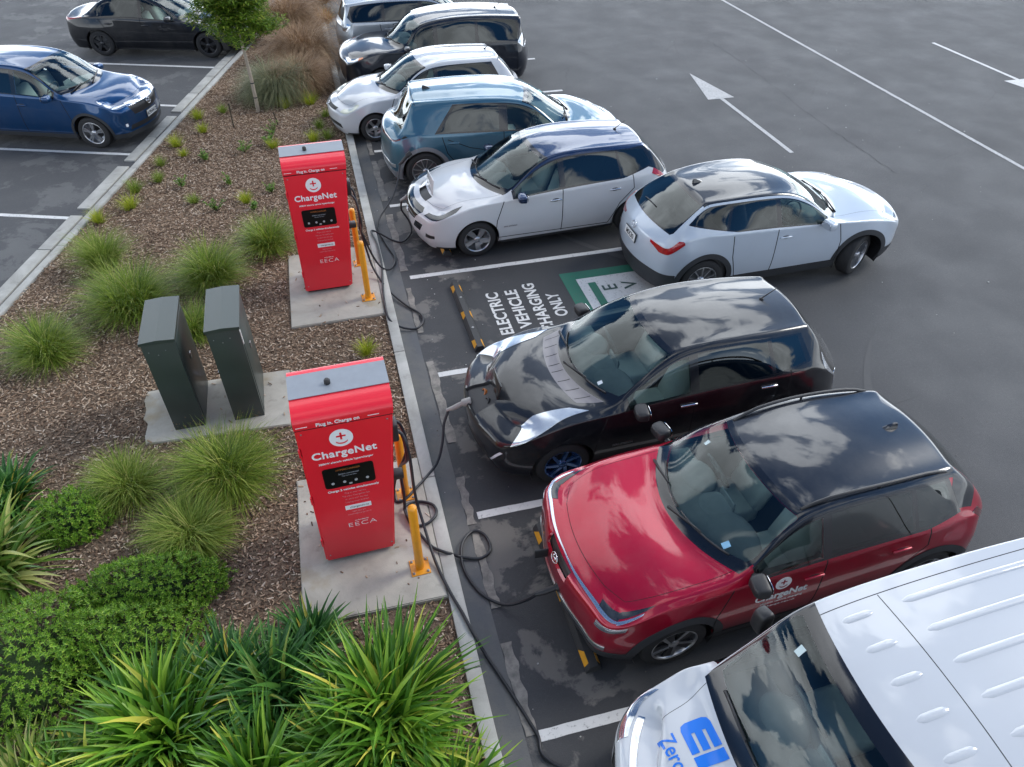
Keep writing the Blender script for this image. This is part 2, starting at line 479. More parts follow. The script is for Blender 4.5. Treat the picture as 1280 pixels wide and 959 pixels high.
# ---- wheels: spoke styles
def wheel(parent, x, y, r, w, style, rimmat, side, turn=0., name='wheel', dark=None):
    """side +1 = left; outer face looks away from the car"""
    e = bpy.data.objects.new(name, None); COL.objects.link(e); e.parent = parent
    e.location = (x, y, r); e.rotation_euler = (0, 0, turn)
    # lathe axis Z -> car Y (outwards)
    M = Matrix.Rotation(R(-90) * side, 4, 'X')
    rr = r * .69
    bm = bmesh.new(); h = w / 2
    lathe(bm, [(rr - .012, -h * .9), (rr, -h), (rr + .02, -h * 1.02), (r - .045, -h * 1.04), (r - .012, -h * .86), (r, -h * .6), (r, h * .6), (r - .012, h * .86), (r - .045, h * 1.04), (rr + .02, h * 1.02), (rr, h), (rr - .012, h * .9)], 48, M, close=True)
    bmobj('tyre', bm, M_rubber, e, angle=35)
    bm = bmesh.new()
    lathe(bm, [(rr - .012, -h * .9), (rr + .004, -h * .95), (rr + .004, h * .97), (rr - .008, h * 1.0), (rr - .018, h * .93), (rr - .026, h * .7), (rr - .03, -h * .5), (.1, -h * .45), (.1, -h * .55), (rr - .02, -h * .6)], 48, M, close=True, mi=0)
    # brake disc behind
    lathe(bm, [(.0, -h * .25), (.14, -h * .25), (.14, -h * .35), (.0, -h * .35)], 32, M, mi=1)
    # spokes
    n, kind = style
    zt = h * .86
    def spoke(a, pts, z0, z1, m=0):
        c, s_ = math.cos(a), math.sin(a)
        q = [(px * c - py * s_, px * s_ + py * c) for px, py in pts]
        prism(bm, q, z0, z1, M, mi=m)
    for k in range(n):
        a = 2 * math.pi * k / n + .3
        if kind == 'twin':
            for d in (-.13, .13):
                spoke(a + d, [(.045, -.012), (rr - .02, -.019), (rr - .02, .019), (.045, .012)], zt - .03, zt)
        elif kind == 'blade':
            spoke(a, [(.05, -.03), (rr * .6, -.035), (rr - .02, -.015), (rr - .02, .05), (rr * .6, .03), (.05, .03)], zt - .03, zt)
            spoke(a + .32, [(.06, -.008), (rr - .02, -.012), (rr - .02, .006), (.06, .008)], zt - .035, zt - .008, 2)
        elif kind == 'turbine':
            spoke(a, [(.05, -.02), (rr * .55, -.05), (rr - .02, -.085), (rr - .02, -.05), (rr * .55, -.01), (.05, .02)], zt - .03, zt)
        elif kind == 'aero':
            spoke(a, [(.05, -.035), (rr - .02, -.1), (rr - .02, .03), (.05, .03)], zt - .02, zt, 2)
            spoke(a, [(.05, .005), (rr - .02, -.005), (rr - .02, .03), (.05, .03)], zt - .02, zt + .004)
        elif kind == 'fine':
            spoke(a, [(.05, -.007), (rr - .02, -.009), (rr - .02, .009), (.05, .007)], zt - .03, zt)
        else:
            spoke(a, [(.045, -.03), (rr * .5, -.022), (rr - .02, -.035), (rr - .02, .035), (rr * .5, .022), (.045, .03)], zt - .035, zt)
    rim = bmobj('rim', bm, [rimmat, M_alloyd, dark or M_alloyd], e, angle=35)
    bm = bmesh.new()
    lathe(bm, [(0, zt + .012), (.028, zt + .01), (.05, zt), (.062, zt - .03), (0, zt - .03)], 24, M)
    bmobj('hub_cap', bm, rimmat, rim, angle=50)
    return e

def seat_mesh(bm, x, y, w=.5, z=.38):
    bx(bm, x - .28, x + .24, y - w / 2, y + w / 2, z - .12, z + .08, .05)
    M = Matrix.Translation((x - .24, y, z + .02)) @ Matrix.Rotation(R(-20), 4, 'Y')
    bx(bm, -.07, .07, -w / 2, w / 2, 0, .6, .06, M)
    bx(bm, -.05, .05, -.13, .13, .62, .80, .045, M)

def interior(root, p, rhd=True):
    """tub, dashboard, seats, steering wheel"""
    L2 = p['L'] / 2; W = p['W'] / 2
    xd = p['cowl'][0] - .28; zd = p['cowl'][1] - .06
    xr = p['rg'][0] + .2
    bm = bmesh.new()
    bx(bm, xr, xd + .1, -W + .12, W - .12, .20, .26)
    bx(bm, xr - .02, xr, -W + .24, W - .24, .26, p['belt'][1] - .05)
    for s in (-1, 1): bx(bm, xr, xd, s * (W - .13) - .03, s * (W - .13) + .03, .26, p['belt'][0] - .03)
    bx(bm, xr - .03, xr + .25, -W + .24, W - .24, p['belt'][1] - .16, p['belt'][1] - .13)
    tub = bmobj('cabin_tub', bm, M_int, root)
    bm = bmesh.new()
    pts = [(xd - .36, zd - .14), (xd - .32, zd - .02), (xd - .05, zd + .01), (p['cowl'][0] - .03, zd + .015), (p['cowl'][0] - .02, zd - .05), (xd, zd - .4), (xd - .2, zd - .35)]
    prism(bm, pts, -W + .16, W - .16, Matrix.Rotation(R(90), 4, 'X'))
    yd = -.36 if rhd else .36
    def hump(x, y, z, a, b_, c):
        r = bmesh.ops.create_icosphere(bm, subdivisions=3, radius=1)
        for v in r['verts']: v.co = Vector((x + v.co.x * a, y + v.co.y * b_, z + v.co.z * c))
    hump(xd - .22, yd, zd - .01, .17, .22, .075); hump(xd - .16, -yd, zd - .03, .26, .34, .06); hump(xd - .20, 0, zd - .03, .20, .17, .06)
    bx(bm, xd - .34, xd - .32, -.12, .12, zd - .05, zd + .09, .01)
    db = bmobj('dashboard', bm, p.get('dashmat', pm('dash_grey', (.26, .27, .27), .7, var=(7, .25))), root, smooth=True)
    zf = .42 + (p['H'] - 1.5) * .6
    for x in p.get('seats', (.12 + p.get('sx', 0), -.78 + p.get('sx', 0))):
        for s in (-1, 1):
            bm = bmesh.new(); seat_mesh(bm, x, .36 * s, .5, zf)
            bmobj('seat', bm, p.get('seatmat', M_intg), root, angle=50)
    bm = bmesh.new(); Ms = Matrix.Translation((xd - .44, yd, zd + .0)) @ Matrix.Rotation(R(-65), 4, 'Y')
    path = [Vector((.18 * math.cos(t), .18 * math.sin(t), 0)) for t in [2 * math.pi * k / 28 for k in range(29)]]
    tubemesh(bm, path, .014, 8)
    bx(bm, -.06, .06, -.05, .05, -.02, .01, .01); bx(bm, -.012, .012, -.17, .17, -.01, .0)
    bmesh.ops.transform(bm, matrix=Ms, verts=bm.verts)
    bmobj('steering_wheel', bm, M_int, root, smooth=True)

def mirror(root, sh, p, mat, capmat=None):
    xm, zm = p['mirror']; W = p['W'] / 2
    for s in (-1, 1):
        q, n = sh.sidept(xm, zm, s)
        bm = bmesh.new()
        big = p.get('mbig', 1.)
        c = q + Vector((0, s * .12, .045))
        bmesh.ops.create_icosphere(bm, subdivisions=3, radius=1)
        for v in bm.verts:
            x, y, z = v.co
            f = lambda t, e: math.copysign(abs(t) ** e, t)
            x = f(x, .7); y = f(y, .4); z = f(z, .45) * (1 - .12 * s * y)
            if x < 0: x *= .35
            v.co = Vector((x * .105, y * .10, z * .066)) * (big if big > 1 else 1)
            if big > 1.2: v.co = Vector((v.co.x * .65, v.co.y * .55, v.co.z * 1.6))
        bmesh.ops.transform(bm, matrix=Matrix.Translation(c) @ Matrix.Rotation(R(-8) * s, 4, 'Z'), verts=bm.verts)
        o = bmobj('wing_mirror', bm, mat, root, smooth=True)
        bm = bmesh.new(); tubemesh(bm, [q - Vector((0, s * .03, .0)), q + Vector((0, s * .03, .0)), c - Vector((0, s * .06, .04))], [.035, .028, .022], 8)
        bmobj('mirror_arm', bm, M_black, o, smooth=True)
        bm = bmesh.new(); pts = [((.084) * big * math.copysign(abs(math.cos(t)) ** .6, math.cos(t)), .052 * (big * (1.35 if big > 1 else 1)) * math.copysign(abs(math.sin(t)) ** .6, math.sin(t))) for k in (1,) for t in [2 * math.pi * i / 20 for i in range(20)]]
        Mg = Matrix.Translation(c + Vector((-.046 * big, 0, 0))) @ Matrix.Rotation(R(-8) * s, 4, 'Z') @ Matrix.Rotation(R(-90), 4, 'Y') @ Matrix.Rotation(R(90), 4, 'Z')
        prism(bm, pts, 0, .004, Mg)
        if big > 1.2:
            for v in bm.verts: pass
            bm.free()
        else: bmobj('mirror_glass', bm, M_chrome, o)

def make_car(key, p):
    """p: see SPECS; returns the thing (an Empty on the ground under its middle, nose along +X)"""
    L2 = p['L'] / 2; W = p['W'] / 2; H = p['H']; clr = p.get('clr', .19)
    lead = p.get('lead', (L2 - .16, .72)); cowl = p['cowl']; wt = p['wt']; re = p['re']; rg = p['rg']; tl = p['tail']
    zt = H; zb0, zb1 = p['belt']
    rh = p.get('rh', W * .66)      # half width of the roof at the rail
    # centre line
    lerp = lambda a, b, t: a + (b - a) * t
    hoodarc = p.get('hood', .035)
    C = [lead, (lerp(lead[0], cowl[0], .28), lerp(lead[1], cowl[1], .30) + hoodarc), (lerp(lead[0], cowl[0], .65), lerp(lead[1], cowl[1], .66) + hoodarc), cowl,
         (lerp(cowl[0], wt[0], .5), lerp(cowl[1], wt[1], .5) + p.get('wsarc', .03)), wt,
         (lerp(wt[0], re[0], .33), p.get('roofz', H)), (lerp(wt[0], re[0], .68), p.get('roofz2', H - .012)), re,
         (lerp(re[0], rg[0], .5), lerp(re[1], rg[1], .5) + p.get('rgarc', .03)), rg, tl]
    sw = p.get('sweep', .30); rd = p.get('rdrop', .07)
    hy = p.get('hoody', .78)
    Rl = [(lead[0] - p.get('leadsweep', .22), W * hy * .88, lead[1] - .03), (C[1][0] - .12, W * hy * .97, C[1][1] - .035), (C[2][0] - .10, W * hy, C[2][1] - .035),
          (cowl[0] - sw, W * .86, cowl[1] - .0),
          (lerp(cowl[0] - sw, wt[0] - .13, .5), lerp(W * .86, rh * 1.04, .52), lerp(cowl[1], wt[1] - rd, .5) + .035), (wt[0] - .13, rh * 1.03, wt[1] - rd),
          (C[6][0], rh * 1.02, C[6][1] - rd), (C[7][0], rh, C[7][1] - rd), (re[0] + .05, rh * p.get('rrw', .93), re[1] - rd * .9),
          (C[9][0] + .09, lerp(rh, W * .76, .4), C[9][1] - .03), (rg[0] + p.get('rgsw', .12), W * .78, rg[1] - .02), (tl[0] + p.get('tlsw', .16), W * .80, tl[1] - .04)]
    bx_ = [L2 - p.get('fcor', .30), C[1][0] - .16, C[2][0] - .16, cowl[0] - sw - .02, lerp(cowl[0] - sw, wt[0] - .13, .55), wt[0] - .22, C[6][0] - .02, C[7][0] - .02, re[0] + .18, (re[0] + rg[0]) / 2 + .22, rg[0] + .26, -L2 + p.get('rcor', .26)]
    zf = p.get('fz', (lead[1] - .08, C[1][1] - .07, C[2][1] - .055))
    bz = [zf[0], zf[1], zf[2]] + [lerp(zb0, zb1, t) for t in (0, .2, .38, .55, .78, .95, 1.0)] + [lerp(zb1, tl[1], .4) if p.get('bdip', 1) else zb1, tl[1] - .07]
    by = [W * p.get('fyw', .87), W * .945, W * .965, W * .955, W * .955, W * .955, W * .955, W * .955, W * .95, W * .93, W * .92, W * p.get('ryw', .86)]
    by = [b * f for b, f in zip(by, p.get('byf', [1] * 12))]
    B = list(zip(bx_, by, bz)); low = []
    midy = [.95, 1.01, 1.0, .985, .985, .985, .985, .985, .99, 1.0, 1.0, .97]
    for i in range(12):
        x, y, z = B[i]; r = []
        for k, (zz, yy) in enumerate(((0., .0), (.34, 1.), (.72, 1.))):
            Y = W * (midy[i] if k else midy[i] * .94)
            if i == 0: Y = W * (.80, .86, .86)[k]
            if i == 11: Y = W * (.84, .90, .89)[k]
            if k == 2: Y = lerp(Y, y, .15)
            X = x + ((.02, .05, .04)[k] if i == 0 else (.02, -.04, -.03)[k] if i == 11 else 0)
            if k < 2 and i in (1, 10): X = x
            r.append((X, Y, clr + (z - clr) * zz))
        low.append(r)
    fx = p.get('front', (L2 - .07, L2 - .01, L2, L2 - .03)); rx = p.get('rear', (-L2 + .07, -L2, -L2 + .0, -L2 + .04))
    def crease(N):
        c = {}
        for j in range(-3, 3):
            c[((0, j, 4), (0, j + 1, 4))] = p.get('leadcr', .6); c[((N, j, 4), (N, j + 1, 4))] = .4
            c[((8, j, 4), (8, j + 1, 4))] = p.get('recr', .55); c[((3, j, 4), (3, j + 1, 4))] = .25
            c[((5, j, 4), (5, j + 1, 4))] = .12
            for q in (0, N): c[((q, j, 0), (q, j + 1, 0))] = .7
        for s in (-3, 3):
            for i in range(N):
                c[((i, s, 0), (i + 1, s, 0))] = .7
                c[((i, s, 3), (i + 1, s, 3))] = p.get('beltcr', .6)
                c[((i, s, 4), (i + 1, s, 4))] = p.get('railcr', .35) if 3 <= i < 8 else p.get('hoodcr', .35)
                c[((i, s, 2), (i + 1, s, 2))] = p.get('midcr', .55) if 2 < i < 9 else .3
        return c
    V, F = body_surface(C, Rl, B, low, fx, rx, crease, p.get('level', 3))
    sh = Shell(V, F)
    sideP = lambda c: (np.abs(c[:, 4]) > 2.99) & (c[:, 5] < 4)
    topP = lambda c: c[:, 5] > 3.99
    # ---- wheel arches: holes with a turned-in lip
    xf = L2 - p['fo']; xr = xf - p['wb']; rw = p['wheel'][0]; ra = rw + p.get('arch', .05)
    for xw in (xf, xr):
        near = lambda c, xw=xw: sideP(c) & (np.abs(c[:, 0] - xw) < ra + .25) & (c[:, 2] < ra + rw + .3)
        fn = lambda A, xw=xw: np.hypot(A[:, 0] - xw, A[:, 2] - rw) - ra
        if p.get('cladw'):
            cw = p['cladw']
            sh.level('clad', lambda A, xw=xw: np.maximum(np.hypot(A[:, 0] - xw, A[:, 2] - rw) - ra - cw, -1), near)
            sh.level('hole', fn, near, ('clad', 'body'))
        else: sh.level('hole', fn, near)
    if p.get('cladw'):   # sills and lower bumpers
        zc = p.get('cladz', .33)
        sh.level('clad', lambda A: A[:, 2] - zc, lambda c: c[:, 2] < zc + .15)
        for nm, cnd, z in (('f', lambda c: (c[:, 3] < .6), p.get('cladf', .3)), ('r', lambda c: (c[:, 3] > 10.4), p.get('cladr', .45))):
            sh.level('clad', lambda A, z=z: A[:, 2] - z, lambda c, cnd=cnd: cnd(c) & (c[:, 5] < 3.9))
    else:
        sh.level('sill', lambda A: A[:, 2] - clr - .035, lambda c: (c[:, 2] < clr + .12) & sideP(c))
    # ---- glass
    fr = p.get('frit', .06); I0, I1 = p.get('wsI', (3.12, 4.93)); jw = p.get('wsJ', 2.84)
    sh.cut('blackrim', 'IJ', [(I0 - .16, -.1), (I1 + .10, -.1), (I1 + .10, jw + .09), (I0 - .16, jw + .13)], topP)
    sh.cut('windscreen', 'IJ', [(I0 + fr, -.1), (I1 - fr * .8, -.1), (I1 - fr * .8, jw - .06 - fr), (I1 - fr * .8 - .08, jw + .05 - fr), (I0 + fr + .25, jw + .05 - fr), (I0 + fr + .09, jw - .04 - fr)], topP, ('blackrim',))
    r0, r1 = p.get('rgI', (8.12, 9.92)); jr = p.get('rgJ', 2.6)
    sh.cut('rearrim', 'IJ', [(r0, -.1), (r1, -.1), (r1, jr - .2), (r1 - .15, jr), (r0, jr)], topP)
    sh.cut('rearglass', 'IJ', [(r0 + .08, -.1), (r1 - .08, -.1), (r1 - .08, jr - .3), (r1 - .22, jr - .1), (r0 + .08, jr - .1)], topP, ('rearrim',))
    # side windows (x,z outline) in the band between belt and rail
    k0, k1 = p.get('winK', (3.10, 3.90)); ifr, irr = p.get('winI', (3.25, 8.4))
    band = lambda c: sideP(c) & (c[:, 5] > k0 - .3) & (c[:, 3] > ifr - .3) & (c[:, 3] < irr + .8)
    xq, tq = p['winend']           # rear end of the window band and its lean
    zm = (zb1 + H) / 2
    # outline of all the side glass
    idx = sh.pick(band)
    idx, _ = sh.split(lambda A: -(A[:, 5] - (k0 - p.get('rimw', .05))), idx)
    idx, _ = sh.split(lambda A: A[:, 5] - (k1 + .035), idx)
    idx, _ = sh.split(lambda A: -(A[:, 3] - ifr), idx)
    idx, _ = sh.split(lambda A: -(A[:, 0] - (xq - .02) - tq * (A[:, 2] - zm)), idx)
    if p.get('winlow'):            # rising lower rear corner
        x1, z1, x2, z2 = p['winlow']; idx, _ = sh.split(lambda A: -((A[:, 2] - z1) * (x1 - x2) - (A[:, 0] - x1) * (z1 - z2)) / abs(x1 - x2), idx)
    sh.put_reg(idx, 'siderim')
    panes = []
    xs = p['panes']                # list of (x_front, lean_front, x_rear, lean_rear)
    for n_, (xa, ta, xb, tb) in enumerate(xs):
        nm = 'pane%d' % n_
        idx = sh.pick(lambda c: np.ones(len(c), bool), ('siderim',))
        idx, _ = sh.split(lambda A: -(A[:, 5] - k0), idx)
        idx, _ = sh.split(lambda A: A[:, 5] - (k1 - .02), idx)
        idx, _ = sh.split(lambda A: -(A[:, 3] - ifr - .12), idx)
        idx, _ = sh.split(lambda A: (A[:, 0] - xa) - ta * (A[:, 2] - zm), idx)
        idx, _ = sh.split(lambda A: -((A[:, 0] - xb) - tb * (A[:, 2] - zm)), idx)
        if p.get('winlow'):
            idx, _ = sh.split(lambda A: .02 - ((A[:, 2] - z1) * (x1 - x2) - (A[:, 0] - x1) * (z1 - z2)) / abs(x1 - x2), idx)
        sh.put_reg(idx, nm)
        panes.append(nm)
    # ---- lamps, grilles and coloured panels from the spec: (part, axes, polygon, cond)
    conds = dict(side=sideP, top=topP, front=lambda c: (c[:, 3] < .02), rear=lambda c: (c[:, 3] > 10.98),
                 up=lambda c: (c[:, 3] < 3) & (c[:, 3] > .001) & (c[:, 5] > 2), back=lambda c: (c[:, 3] > 8) & (c[:, 3] < 10.98), any=lambda c: c[:, 3] > -1,
                 roof=lambda c: topP(c) | (sideP(c) & (c[:, 5] > 3.5)))
    for (nm, ax, poly, cd) in p.get('cuts', ()):
        src = ('body', 'clad') if not nm.startswith('in_') else (nm.split('|')[0][3:],)
        nm2 = nm.split('|')[1] if nm.startswith('in_') else nm
        sh.cut(nm2, ax, poly, conds[cd], src)
    if p.get('roofpaint'):
        a0, a1 = p.get('roofI', (5.03, 8.12)); ks = p.get('roofs', 3.93)
        sh.cut('roof', 'Is', [(a0, ks), (a1, ks), (a1, 8), (a0, 8)], lambda c: topP(c) | sideP(c))
        if p.get('pillarpaint'):
            sh.cut('roof', 'Is', [(3.3, 3.9), (5.05, 3.9), (5.05, 4.3), (3.3, 4.3)], lambda c: topP(c) | sideP(c))
    # ---- panel gaps
    if p.get('gaps', True):
        dn = p.get('doors', ())
        for ln in dn: sh.line('xz', ln, sideP, src=('body', 'clad'))
        g = p.get('bonnet', (.0, 2.95, 4.35))
        sh.line('Is', [(g[0] + .12, 7), (g[0] + .12, 5.2), (g[0] + .35, g[2]), (g[1], g[2] - .08)], lambda c: (c[:, 3] < 3.1) & topP(c), w=.012)
        sh.line('Is', [(8.0, 3.95), (8.0, 7)], topP, w=.012)
        for a_, b_ in p.get('lines', ()): sh.line(a_, b_, lambda c: c[:, 5] > 3.5, w=.0035)
        for a_, b_, src_ in p.get('xlines', ()): sh.line(a_, b_, lambda c: c[:, 3] > -1, w=.02, src=(src_,))
    # ---- objects
    root = empty(p['name'], (p['pos'][0], p['pos'][1], 0), R(p['yaw']), p['label'], p.get('cat', 'car')); root.scale = (1.04, 1.04, 1.005)
    PM = p['paint']
    regs = {'body': 0, 'gap': 1, 'blackrim': 2, 'rearrim': 2, 'siderim': 2, 'sill': 3}
    body = sh.build('body', regs, [PM, M_gap, M_gloss, M_black], root, lip=.03)
    if p.get('roofpaint'): sh.build('roof', {'roof': 0}, p['roofpaint'], root)
    if p.get('cladw'): sh.build('cladding', {'clad': 0}, p.get('cladmat', M_clad), root, off=.008)
    sh.build('windscreen', {'windscreen': 0}, p.get('wsglass', M_glass), root)
    sh.build('rear_window', {'rearglass': 0}, M_glassd, root)
    for n_, nm in enumerate(panes):
        for s in (1, -1): sh.build('side_window', {nm: 0}, p.get('fglass', M_glassf) if n_ == 0 else p.get('rglass', M_glassd), root, side=s)
    PARTS = p.get('parts', {})
    for nm, (part, mat, split, off) in PARTS.items():
        if split:
            for s in (1, -1): sh.build(part, {nm: 0}, mat, root, side=s, off=off)
        else: sh.build(part, {nm: 0}, mat, root, off=off)
    # wheel wells and floor
    bm = bmesh.new()
    for xw in (xf, xr):
        for s in (1, -1):
            q = [(xw + (ra + .02) * math.cos(t), rw + (ra + .02) * math.sin(t)) for t in [R(-25) + R(230) * k / 20 for k in range(21)]]
            for (a_, b_), (c_, d_) in zip(q[:-1], q[1:]):
                y0, y1 = s * (W - .035), s * (W - .34)
                vs = [bm.verts.new(v) for v in ((a_, y0, b_), (c_, y0, d_), (c_, y1, d_), (a_, y1, b_))]; bm.faces.new(vs)
            c = bm.verts.new((xw, s * (W - .34), rw)); ring = [bm.verts.new((a_, s * (W - .34), b_)) for a_, b_ in q]
            for u, v in zip(ring[:-1], ring[1:]): bm.faces.new((c, u, v))
    bx(bm, xr + ra + .05, xf - ra - .05, -W + .06, W - .06, clr - .01, clr + .03)
    bx(bm, xf + ra * .6, L2 - .42, -W + .3, W - .3, clr + .01, clr + .06); bx(bm, -L2 + .35, xr - ra * .6, -W + .25, W - .25, clr + .02, clr + .08)
    bx(bm, xr - ra * .7, xf + ra * .7, -W + .36, W - .36, clr + .02, clr + .05)
    bmobj('underbody', bm, M_black, root)
    tw = p.get('wheel')[1]
    for xw, tn in ((xf, p.get('steer', 0.)), (xr, 0.)):
        for s in (1, -1):
            wheel(root, xw, s * (W - tw / 2 - p.get('inset', .022)), rw, tw, p['spokes'], p['rim'], s, R(tn), dark=p.get('rimdark'))
    interior(root, p)
    mirror(root, sh, p, p.get('mirrormat', PM))
    # handles
    for xh, zh in p.get('handles', ()):
        for s in (1, -1):
            q, n = sh.sidept(xh, zh, s); n = Vector((n.x, n.y, n.z)); n = n if n.y * s > 0 else -n
            M = frame_on(q, n, (0, 0, 1))
            bm = bmesh.new(); bx(bm, -.10, .10, -.014, .014, -.004, .022, .01, M)
            h = bmobj('door_handle', bm, p.get('handlemat', PM), root, angle=60)
            bm = bmesh.new(); lathe(bm, [(.0, -.006), (.045, -.004), (.048, 0), (.04, .0015), (0, .0015)], 20, M @ Matrix.Diagonal((1.35, .6, 1, 1)))
            bmobj('handle_recess', bm, M_black if p.get('hdark', True) else PM, h, smooth=True)
    # wipers
    def wiper(xa, ya, xb, yb, xc, yc):
        a, na = sh.top(xa, ya); b, nb = sh.top(xb, yb); c, nc = sh.top(xc, yc)
        bm = bmesh.new()
        tubemesh(bm, [a + na * .012, (a + b) / 2 + na * .03, b + nb * .022], [.012, .010, .007], 6)
        blade = []
        for t in range(7):
            u = t / 6; q, n = sh.top(xb + (xc - xb) * (u - .5) * 2 * .5 - 0, yb + (yc - yb) * (u - .5)); blade.append(q + n * .012)
        tubemesh(bm, blade, .009, 6)
        bmobj('wiper', bm, M_black, root, smooth=True)
    if p.get('wipers', True):
        cx = cowl[0]
        for (ya, yb) in ((-.05, .33), (-.62, -.26)):
            sl = -.10
            x0 = cx - .02 - .28 * (abs(ya) / W) ** 2
            xb = cx - .07 - .28 * (abs(yb) / W) ** 2
            bm = bmesh.new(); pts = []
            a, na = sh.top(x0, ya)
            blade = []
            for t in range(9):
                y = yb - .27 + .54 * t / 8
                x = cx - .06 - sw * (abs(y) / (W * .86)) ** 2 - .03
                q, n = sh.top(x, y); blade.append(q + n * .014)
            tubemesh(bm, blade, .009, 6)
            tubemesh(bm, [a + na * .01, blade[4] + Vector((0, 0, .018))], [.013, .009], 6)
            bmobj('wiper', bm, M_black, root, smooth=True)
    if p.get('rearwiper'):
        xr_, = p['rearwiper'],
        bm = bmesh.new(); a, na = sh.top(xr_, 0.0); blade = [sh.top(xr_ + .02 - .0 * t, -.02 + .36 * t / 6) for t in range(7)]
        tubemesh(bm, [q + n * .012 for q, n in blade], .009, 6); bmobj('rear_wiper', bm, M_black, root, smooth=True)
    ant = p.get('antenna')
    if ant == 'fin' or (isinstance(ant, tuple) and ant[0] == 'fin'):
        xa = ant[1]; q, n = sh.top(xa, 0)
        bm = bmesh.new()
        pr = [(.09, 0), (.02, .035), (-.05, .065), (-.075, .06), (-.08, 0)]
        vs = []
        for (x, z) in pr:
            hw = .028 * (1 - z / .09)
            vs.append((bm.verts.new((x, hw, z - .006)), bm.verts.new((x, -hw, z - .006))))
        for a_, b_ in zip(vs[:-1], vs[1:]): bm.faces.new((a_[0], b_[0], b_[1], a_[1]))
        bm.faces.new([v[0] for v in vs]); bm.faces.new([v[1] for v in vs[::-1]]); bm.faces.new((vs[-1][0], vs[0][0], vs[0][1], vs[-1][1]))
        bmesh.ops.bevel(bm, geom=list(bm.edges), offset=.006, segments=2, affect='EDGES')
        bmesh.ops.transform(bm, matrix=Matrix.Translation(q), verts=bm.verts)
        bmobj('antenna', bm, p.get('antmat', p.get('roofpaint') or PM), root, angle=50)
    elif ant:
        xa = ant[1]; q, n = sh.top(xa, ant[2] if len(ant) > 2 else 0)
        bm = bmesh.new()
        lathe(bm, [(0, -.004), (.028, 0), (.02, .018), (0, .024)], 16, Matrix.Translation(q))
        tubemesh(bm, [q + Vector((0, 0, .015)), q + Vector((-.17, 0, .13))], [.008, .006], 6)
        bmobj('antenna', bm, M_black, root, smooth=True)
    # roof rails
    if p.get('rails'):
        xa, xb, yy = p['rails']
        for s in (1, -1):
            pts = []
            for t in range(13):
                x = xa + (xb - xa) * t / 12; yl = yy + .03 * math.sin(math.pi * t / 12)
                q, n = sh.top(x, s * yl); lift = .045 * min(1, min(t, 12 - t) / 1.5)
                pts.append(q + Vector((0, 0, lift - .005)))
            bm = bmesh.new(); tubemesh(bm, pts, .016, 8); tubemesh(bm, [pts[6] - Vector((0, 0, .05)), pts[6]], .012, 6)
            bmobj('roof_rail', bm, p.get('railmat', M_black), root, smooth=True)
    # plates
    for end, key_ in ((1, 'plate_f'), (-1, 'plate_r')):
        if key_ in p:
            z, txt = p[key_]; q, n = sh.endpt(0, z, end); n = Vector(n); n = n if n.x * end > 0 else -n
            q = max((sh.endpt(y, zz, end)[0] for y in (-.17, 0, .17) for zz in (z - .05, z + .05)), key=lambda v: v.x * end)
            n = (n + Vector((end * .8, 0, 0))).normalized()
            M = frame_on(Vector((q.x + end * .006, 0, z)), n, (0, 0, 1))
            bm = bmesh.new(); bx(bm, -.18, .18, -.0625, .0625, 0, .006, .003, M)
            pl = bmobj('number_plate', bm, M_plate, root)
            if txt: text('plate_lettering', txt, .105, M_ink, pl, M @ Matrix.Translation((0, -.005, .0075)), .0005, .002)
            bm = bmesh.new(); bx(bm, -.19, .19, -.0725, .0725, -.012, -.0005, .003, M)
            bmobj('plate_holder', bm, M_black, pl)
    return root, sh
